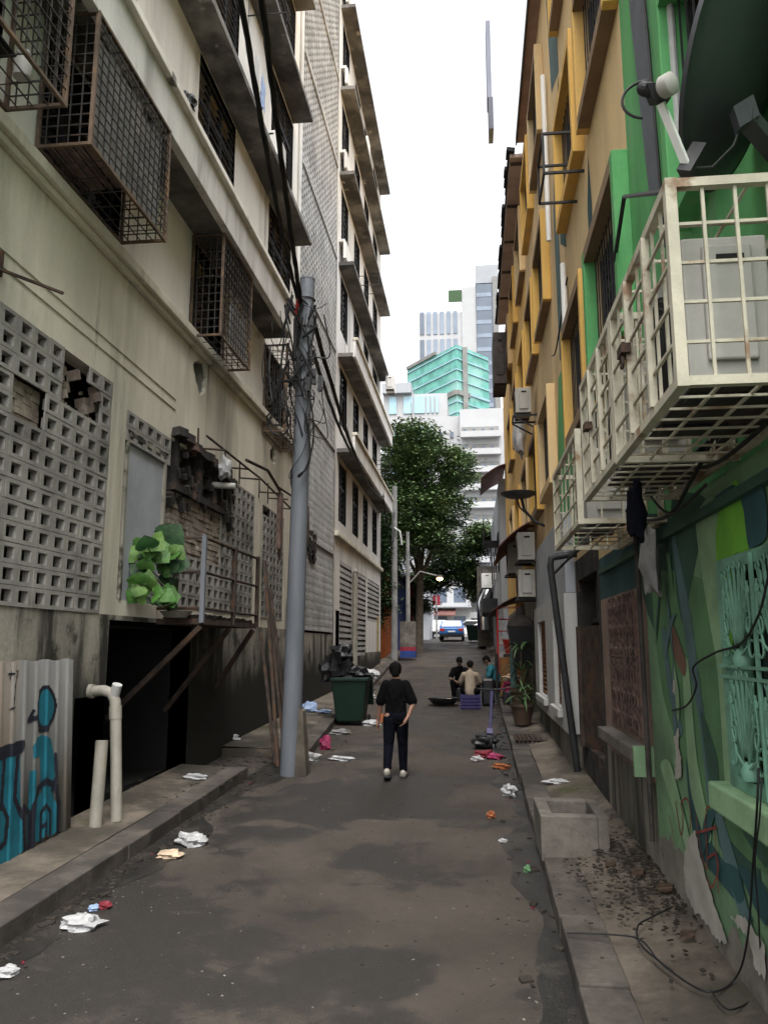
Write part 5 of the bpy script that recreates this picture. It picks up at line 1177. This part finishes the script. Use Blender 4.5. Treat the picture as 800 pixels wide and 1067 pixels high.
def scatter(name,n,fn,sz,mt,label,cat):
    m=M(); rr=random.Random(len(name))
    for k in range(n):
        x,y,z=fn(rr); s=sz*rr.uniform(.3,1)**1.5; a=rr.uniform(0,pi)
        m.obox((x,y,z+s*.15),(s*cos(a),s*sin(a),0),(-s*.6*sin(a),s*.6*cos(a),rr.uniform(-.2,.2)*s),(0,0,s*.2))
    o=single(m,name,mt,label,cat); o['kind']='stuff'; return o
rg_=random.Random(2)
for (f,sg,y0,y1,wm) in ((lambda y: lerp(KL,min(y,12)),1,-2,13.6,.42),(lambda y: lerp(KR,y),-1,3,30,.3)):
    m=M(); y=y0; k=0
    while y<y1:
        wd_=wm*(.75+.35*sin(y*1.7)+.2*sin(y*4.3+1))+rg_.uniform(-.03,.03); m.v+=[(f(y)-sg*.02,y,zr(y)+.004),(f(y)+sg*max(.05,wd_),y,zr(y)+.004)]
        if k: n=2*k; m.f.append((n-2,n-1,n+1,n))
        y+=.15; k+=1
    struct(m,'gutter','wet')
def road_pt(rr):
    y=3.5+rr.random()**1.6*30; x=rr.uniform(-3.3,.6); 
    if rr.random()<.45: x=rr.choice([-3.3+abs(rr.gauss(0,.25)),.58-abs(rr.gauss(0,.25))])
    return x,y,zr(y)
scatter('litter_scraps',1700,road_pt,.0095,'speck','tiny pale scraps of litter strewn over the wet road','litter')
def kerb_pt(rr):
    y=5+rr.random()*26; l=rr.random()<.6
    x=(lerp(KL,y) if y<12.5 else lerp(KL2,max(y,13.7)))+abs(rr.gauss(.06,.22)) if l else lerp(KR,y)-abs(rr.gauss(.05,.2)); return x,y,zr(y)+.006
scatter('wrapper_scraps',150,kerb_pt,.045,'wbag','torn pale wrappers and paper scraps strewn along both kerbs','litter')
scatter('rubbish_scraps',260,kerb_pt,.05,'muck','dark soggy rubbish strewn along both kerbs','litter')
scatter('coloured_scraps',50,kerb_pt,.022,'redbag','small red scraps of packaging scattered along both kerbs','litter')
scatter('grit',2600,lambda rr:(lambda p:(p[0],p[1],p[2]))(road_pt(rr)),.013,'gravel','dark grit and gravel gathered along the gutters','gravel')
def gut(rr): y=rr.uniform(4,14); return (-3.36+abs(rr.gauss(0,.1)),y,zr(y))
scatter('gutter_muck',900,gut,.03,'muck','black muck and wet leaves in the left gutter','muck')
def rub(rr): 
    y=rr.gauss(7.1,.75); x=1.5-abs(rr.gauss(0,.32)); return (x,y,zr(y)+.155+.12*(x-.28)/1.34)
scatter('rubble',900,rub,.02,'muck','brown rubble and dead leaves on the right pavement beside the concrete block','rubble')
def und(rr):
    y=rr.uniform(9.4,14); return (rr.uniform(-4.6,-3.3),y,zr(y)+(.15 if y<11.9 else .0))
scatter('ground_trash',500,und,.035,'muck','dark trash strewn on the ground below the rusty balcony','trash')
for i,(y,x,s,l) in enumerate(((7.0,1.3,.04,'broken brick nearest the mural in the rubble'),(7.25,1.12,.035,'small broken brick in the middle of the rubble'),(6.6,1.42,.045,'broken brick lying against the mural wall'),(5.7,1.35,.035,'flat broken tile on the right pavement'))):
    rb=random.Random(i); m=M().ball((0,0,0),1,1,1,9); q=lambda v: max(-.62,min(.62,v))
    m.xform(lambda v: Vector((x+s*1.9*q(v.x)*rb.uniform(.9,1.1)+s*.5*v.y,y+s*1.3*q(v.y)*rb.uniform(.9,1.1)-s*.3*v.x,zr(y)+.18+.12*(x-.28)/1.34+s*.8*q(v.z)+s*.1*rb.random())))
    single(m,'broken_brick','pot',l,'brick')
# ================================================================== CARS AND FAR STREET
def car(name,label,loc,rz,paint,suv=False,rear='rearglass'):
    r=empty(name,(0,0,0),label,'car')
    prof=[(-2.15,.35),(-2.2,.6),(-2.12,.92),(-1.75,1.0),(-1.15,1.48),(.35,1.5),(1.15,1.02),(2.0,.86),(2.18,.6),(2.15,.32)] if not suv else [(-2.1,.35),(-2.15,.7),(-2.08,1.05),(-1.75,1.62),(.3,1.65),(1.05,1.12),(2.0,.95),(2.15,.6),(2.1,.32)]
    m=M(); n=len(prof); secs=[(-.88,.96),(-.84,1.),(.84,1.),(.88,.96)]
    for x,k in secs:
        for y,z in prof:
            inset=.16*max(0,(z-.95)/.55); m.v.append((x*(1-inset),y*k,z if z<.5 else z*(.985+.015*k)))
    for i in range(3):
        for j in range(n-1): m.f.append((i*n+j,i*n+j+1,(i+1)*n+j+1,(i+1)*n+j))
        m.f.append((i*n+n-1,i*n,(i+1)*n,(i+1)*n+n-1))
    m.f+=[tuple(range(n-1,-1,-1)),tuple(3*n+j for j in range(n))]
    build(m,'body',paint,r,bevel=.05)
    a,b=(prof[3],prof[4]) if not suv else (prof[2],prof[3])
    def slant(t0,t1,w0,w1,off): 
        y0,z0=a[0]+(b[0]-a[0])*t0,a[1]+(b[1]-a[1])*t0; y1,z1=a[0]+(b[0]-a[0])*t1,a[1]+(b[1]-a[1])*t1
        return M().add([(-w0,y0-off,z0+off),(w0,y0-off,z0+off),(w1,y1-off,z1+off),(-w1,y1-off,z1+off),(-w0,y0,z0),(w0,y0,z0),(w1,y1,z1),(-w1,y1,z1)],[(0,1,2,3),(4,7,6,5),(0,4,5,1),(1,5,6,2),(2,6,7,3),(3,7,4,0)])
    build(slant(.08,.92,.72,.64,.03),'rear_window',rear,r)
    a,b=(prof[6],prof[5]) if not suv else (prof[5],prof[4])
    y0,z0=a;y1,z1=b; build(M().add([(-.72,y0+.02,z0+.03),(.72,y0+.02,z0+.03),(.64,y1+.02,z1+.02),(-.64,y1+.02,z1+.02)],[(0,1,2,3)]),'windscreen','carglass',r)
    for s in (-1,1):
        build(M().add([(s*.868,-1.3,1.02),(s*.868,.9,1.02),(s*.78,.3,1.4),(s*.78,-1.0,1.4)],[(0,1,2,3)]),'side_window','carglass',r)
        build(M().box(s*.5,s*.84,-2.2,-2.1,.72,.9) if s>0 else M().box(s*.84,s*.5,-2.2,-2.1,.72,.9),'tail_light','redlens',r)
        hl=M().box(min(s*.5,s*.84),max(s*.5,s*.84),2.05,2.17,.62,.8); build(hl,'headlight','lampwhite',r)
        build(M().box(min(s*.88,s*1.0),max(s*.88,s*1.0),.62,.74,1.0,1.12),'wing_mirror',paint,r,bevel=.02)
        for y in (-1.35,1.35):
            t=build(M().lathe([(.2,-.1),(.3,-.1),(.32,-.06),(.32,.06),(.3,.1),(.2,.1)],(s*.8,y,.32),(1,0,0),20),'wheel','tyre',r,True)
            build(M().lathe([(.2,0),(.06,.015)],(s*.9,y,.32),(s,0,0),14),'rim','chrome',t)
    build(M().box(-.26,.26,-2.225,-2.19,.62,.74),'number_plate','carwhite',r); build(M().box(-.86,.86,-2.24,-2.1,.3,.5),'rear_bumper','tyre',r,bevel=.03)
    r.location=loc; r.rotation_euler=(0,0,rz); return r
cz=zr(60)
car('parked_car','blue saloon car seen from behind parked at the far end of the alley',(-1.55,60.0,zr(59)),0,'carblue')
car('parked_car','white car parked across the far end of the alley behind the green skip',(1.3,66,zr(66)+.004),1.5,'carwhite',True,'carglass')
car('parked_car','white car half hidden behind the left side of the blue saloon',(-3.2,69,zr(69)+.004),.15,'carwhite')
MC=car('parked_car','silver car farther off between the blue saloon and the green skip',(-.2,74,zr(74)),1.45,'chrome')
SK=empty('skip_bin',(.95,57,zr(57)),'large dark green rubbish skip at the far end of the alley','skip')
z=zr(57); build(M().add([(-.35,56.6,z+.15),(1.95,56.6,z+.15),(1.95,57.8,z+.15),(-.35,57.8,z+.15),(-.5,56.4,z+1.15),(2.1,56.4,z+1.15),(2.1,58,z+1.15),(-.5,58,z+1.15)],[(0,3,2,1),(0,1,5,4),(1,2,6,5),(2,3,7,6),(3,0,4,7)]),'body','greenbin',SK)
build(M().box(-.55,.75,56.38,58.05,z+1.15,z+1.22).box(.8,2.15,56.38,58.05,z+1.15,z+1.22),'lid','greenbin',SK)
for x in (-.2,1.8): build(M().lathe([(.09,0),(.09,.06)],(x,56.7,z+.09),(1,0,0),12),'wheel','tyre',SK)
# left shopfronts beyond the apartment block
for y0,y1,x,h,mt,l in ((42.3,45.6,-4.6,6.0,'orangewall','orange painted shop wall behind the far utility pole'),(45.8,51.5,-4.3,6.6,'bluewall','bright blue painted shop wall beyond the lamp post'),(51.7,56.5,-3.9,6.8,'redwall','dark red painted shop wall nearest the blue car')):
    e=empty('low_shop',(x,(y0+y1)/2,zr(y0)),l,'shop'); w=wall(M(),x,1,y0,y1,0,h,[(y0+.6,y1-.6,zr(y1)+.25,zr(y1)+2.7,.12)]); shell(w,x,1,y0,y1,0,h,6); build(w,'wall',mt,e)
    sh=M()
    for k in range(16): sh.box(x-.12,x-.07,y0+.6,y1-.6,zr(y1)+.25+k*.155,zr(y1)+.25+k*.155+.14)
    build(sh,'roller_shutter',mt,e); build(M().box(x,x+.6,y0,y1,h-.4,h-.3),'canopy','blackmetal',e)
for i,(x,y,w_,d_,h,mt,l) in enumerate(((-9,62,5.6,8,13,'fargrey','pale grey block half hidden behind the tree'),(-4.6,84,4.4,6,9,'farwhite','white building with a balcony at the end of the alley on the left'),(-.2,92,3.,6,12,'farwhite','narrow white building in the middle of the far street'),(3.6,80,3.4,8,8,'farwhite','white building at the end of the alley on the right'))):
    e=empty('far_building',(x+w_/2,y,zr(y)),l,'building'); b0=zr(y)-.5
    build(M().box(x,x+w_,y,y+d_,b0,b0+h),'wall',mt,e)
    for k in range(int(h//3)):
        for q in range(2):
            xx=x+w_*(.15+.45*q); build(M().box(xx,xx+w_*.28,y-.05,y-.01,b0+1.2+k*3,b0+2.7+k*3),'window','fardark',e)
    build(M().box(x-.1,x+w_+.1,y-1.0,y-.06,b0+3.6,b0+3.75),'balcony_slab','fargrey',e)
for x,y,h,l in ((-2.9,64,6,'thin pole on the left of the blue car'),(.6,70,8.5,'thin pole behind the silver car in the middle of the far street'),(2.6,68,7,'thin pole behind the green skip')):
    e=empty('street_pole',(x,y,zr(y)),l,'pole'); build(M().tube([(x,y,zr(y)),(x,y,zr(y)+h)],.07,8),'shaft','polefar',e,True); build(M().bar((x-.8,y,zr(y)+h-.5),(x+.8,y,zr(y)+h-.5),.08),'crossarm','polefar',e); build(M().box(x-.3,x+.3,y-.05,y,zr(y)+h*.45,zr(y)+h*.45+.8),'sign_plate','redwall' if h==6 else 'metaldoor',e)
for x0,x1,y,z,l in ((-4.4,-1.8,82.5,5.4,'dark awning on the white building left of the far street'),(1.2,4.2,78.6,5.6,'dark awning on the white building right of the far street')):
    single(M().add([(x0,y,z),(x1,y,z),(x1,y+1.4,z+.7),(x0,y+1.4,z+.7),(x0,y,z-.12),(x1,y,z-.12),(x1,y+1.4,z+.58),(x0,y+1.4,z+.58)],[(0,1,2,3),(7,6,5,4),(0,4,5,1),(1,5,6,2),(2,6,7,3),(3,7,4,0)]),'awning','awning',l,'awning')
# ================================================================== TREES
def tree(name,label,base,blobs,nleaf,ls,seed,trunk_r=.28,leafm='leaf',group=None):
    rr=random.Random(seed); r=empty(name,base,label,'tree',group); t=M(); base=Vector(base)
    fork=base+Vector((.1,0,4.2)); t.tube([base,base+Vector((.05,0,2)),fork],trunk_r,10,trunk_r*.75)
    for (c,rad,w) in blobs:
        c=Vector(c); mid=(fork+c)/2+Vector((rr.uniform(-.3,.3),rr.uniform(-.3,.3),.2)); t.tube([fork,mid,c],[trunk_r*.55,trunk_r*.3,.03],6)
        for k in range(5):
            q=c+Vector((rr.gauss(0,1)*rad[0],rr.gauss(0,1)*rad[1],rr.gauss(0,1)*rad[2]))*.6; t.tube([mid+(c-mid)*.5,(c+q)/2,q],[.05,.03,.012],5)
    build(t,'trunk','bark',r,True)
    m=M(); tot=sum(b[2] for b in blobs)
    for (c,rad,w) in blobs:
        n=int(nleaf*w/tot); c=Vector(c); cl=[]
        for k in range(max(6,n//45)):
            d=Vector((rr.gauss(0,1),rr.gauss(0,1),rr.gauss(0,1))).normalized()*rr.uniform(.45,1.08)
            cl.append(c+Vector((d.x*rad[0],d.y*rad[1],d.z*rad[2])))
        for k in range(n):
            o=rr.choice(cl); p=o+Vector((rr.gauss(0,.33),rr.gauss(0,.33),rr.gauss(0,.16)))
            a=rr.uniform(0,2*pi); d=Vector((cos(a),sin(a),rr.uniform(-.7,.15))).normalized(); s=d.cross(Vector((rr.uniform(-.4,.4),rr.uniform(-.4,.4),1))).normalized(); L=ls*rr.uniform(.6,1.2)
            nn=s.cross(d)
            m.add([p,p+d*L*.5+s*L*.24+nn*L*.06,p+d*L,p+d*L*.5-s*L*.24+nn*L*.06],[(0,1,2,3)])
    build(m,'crown',leafm,r); return r
tree('street_tree','large leafy tree rising over the left shops at the far end of the alley',(-3.2,47,zr(47)),[((-3.4,46.5,14.3),(1.7,2,1.7),9),((-4.6,47,12.5),(1.5,2,2),8),((-2.2,46.5,12.6),(1.9,2.2,2),10),((-.7,46,12.6),(1.1,1.5,1.2),4),((-3.6,46,10.2),(1.8,2.2,1.6),9),((-1.6,46,10.2),(1.4,1.8,1.2),6),((-4.7,45.5,7.8),(1.0,1.8,1.9),6),((-2.6,45.5,8.4),(1.5,1.8,1.0),6)],42000,.30,11)
tree('street_tree','smaller dark tree hanging over the far end of the alley below the large tree',(-4.0,53,zr(53)),[((-1.2,52,8.0),(1.6,1.8,1.2),6),((.4,51.5,9.2),(1.1,1.4,1.1),5),((-2.8,52,6.6),(1.4,1.6,.9),5),((-.3,52,6.9),(1.2,1.4,.7),4),((.2,52,5.9),(.6,.8,.7),2),((-3.6,52,4.9),(.7,1,.6),2)],21000,.29,12)
tree('street_tree','dark bushy tree against the end wall of the apartment block',(-5.0,40.3,zr(40)),[((-4.9,40.5,7.6),(.6,1,2.2),5),((-4.75,40.3,4.6),(.5,.8,1.6),3)],9000,.25,13,.16,'leafdark')
# ================================================================== SKYLINE
def tower(name,label,x0,x1,y,d,z0,z1,wallm): 
    e=empty(name,((x0+x1)/2,y,z0),label,'tower'); build(M().box(x0,x1,y,y+d,z0,z1),'wall',wallm,e); return e
T=tower('office_tower','white office tower with a dark glass side and a small green sign',-14.2,9,220,20,2,99,'farwhite')
for k in range(9):
    z=95.6-k*8.6
    for q in range(6): build(M().box(-13.9+q*1.95+(.0 if q else -.0),-12.7+q*1.95,219.8,219.95,z-3.2,z+3.8),'window','fardark' if q==0 else 'farglass',T) if k<5 else None
build(M().box(-1.6,2.65,219.5,239,2,106.5),'core','farwhite',T)
dg=build(M().box(2.75,7.4,219,239,2,107),'glass_wing','fardark',T)
for k in range(16): build(M().box(2.72,7.0,218.9,219,103-k*4.2,104.2-k*4.2),'window_band','farglass',dg)
build(M().box(7.45,9,218.5,239,2,109),'side_wall','polefar',T); build(M().box(2.6,9.2,219.2,238,107.4,113),'roof_crown','fargrey',T)
build(M().box(-5.4,-1.5,219.2,219.5,102,105.6),'sign','signgreen',T)
NT=empty('netted_building',(-2,150,2),'building under construction wrapped in teal green netting','building')
def P3(x,y,z): return (x,y,z)
A,B,Cc=(-13.2,164),(-2.3,150),(4.2,158)
m=M(); m.prism([A,B,Cc,(-7,172)],'z',2,56); 
m.v=[(v[0],v[1],v[2] if v[2]<10 else 61.4) for v in m.v]; build(m,'netting','net',NT)
fm=M()
for k in range(24):
    z=58.3-k*2.2
    for (a,b) in ((A,B),(B,Cc)):
        d=Vector((b[0]-a[0],b[1]-a[1],0)); n=Vector((d.y,-d.x,0)).normalized()*.12
        z_=z+2.4; p=Vector((*a,z_))+n; q=Vector((*b,z_))+n; fm.bar(p,q,.15,.5 if k in (4,) else .22)
build(fm,'scaffold_ledger','farblue',NT)
bm=M(); bm.bar((-9.5,159.1,51.5),(-2.4,149.8,51.5),.5,1.0).bar((-2.2,149.8,51.5),(.2,152.8,51.5),.5,1.0).bar((-13.2,163.8,61.8),(-6.5,155.2,61.8),.5,.7); bm.bar((-.6,151.6,40),(-.6,151.6,61.2),1.0,1.2); bm.bar((1.2,154,48.5),(4.2,157.7,48.5),.5,1.0)
build(bm,'exposed_slab','netdark',NT)
T=tower('hotel_block','white block with pale blue windows in front of the netted building',-13.5,-3.4,120,15,2,41.6,'farwhite')
for k in range(5):
    for x0,x1 in ((-12.6,-11.4),(-10.3,-8.9),(-8.6,-6.9),(-6.6,-6.2),(-5.9,-5.5),(-5.2,-4.8)): build(M().box(x0,x1,119.8,119.95,38.4-k*5,41.2-k*5),'window','farblue',T)
build(M().box(-13.6,-9,119,135,41.6,43.2),'parapet','fargrey',T)
T=tower('apartment_tower','white apartment tower with rows of balconies behind the tree',-4.5,9,92,14,2,29.5,'farwhite')
T2=build(M().box(-1.1,9,90.6,92,2,29.9),'balcony_wing','farwhite',T)
for k in range(13):
    z=28-k*2.1
    b_=build(M().box(-.9,3.4,90.4,90.58,z-1.0,z-.35),'balcony_recess','netdark',T); build(M().box(-1.0,3.6,89.6,90.38,z-1.75,z-1.05),'balcony','farwhite',b_)
    for q in range(4): build(M().box(-.7+q*1.05,-.35+q*1.05,90.3,90.39,z-1.0,z-.6),'window','fardark',b_)
    for q in range(2): build(M().box(-3.6+q*1.3,-3.2+q*1.3,91.8,91.95,z-1.2,z-.5),'window','fardark',T)
# ================================================================== LIGHT
el,rot=radians(63),radians(170)
wd=bpy.data.worlds.new('World'); S.world=wd; wd.use_nodes=True; nt=wd.node_tree; bg=nt.nodes['Background']
sk=nt.nodes.new('ShaderNodeTexSky'); sk.sky_type='NISHITA'; sk.sun_disc=False; sk.sun_elevation=el; sk.sun_rotation=rot; sk.dust_density=4; sk.air_density=1.2; sk.ozone_density=1
hs=nt.nodes.new('ShaderNodeHueSaturation'); hs.inputs['Saturation'].default_value=.12; nt.links.new(sk.outputs[0],hs.inputs['Color'])
nt.links.new(hs.outputs[0],bg.inputs[0]); bg.inputs[1].default_value=.15
sun=bpy.data.lights.new('sun','SUN'); sun.energy=1.0; sun.angle=radians(40); sun.color=(1,.96,.9); so_=bpy.data.objects.new('sun',sun); C.objects.link(so_)
dv=Vector((sin(rot)*cos(el),cos(rot)*cos(el),sin(el))); so_.rotation_euler=dv.to_track_quat('Z','Y').to_euler(); so_.location=(0,0,40)
S.view_settings.view_transform='Standard'; S.view_settings.look='None'; S.view_settings.gamma=1; S.view_settings.exposure=1.62
try:
    S.cycles.max_bounces=8; S.cycles.diffuse_bounces=6
except Exception: pass
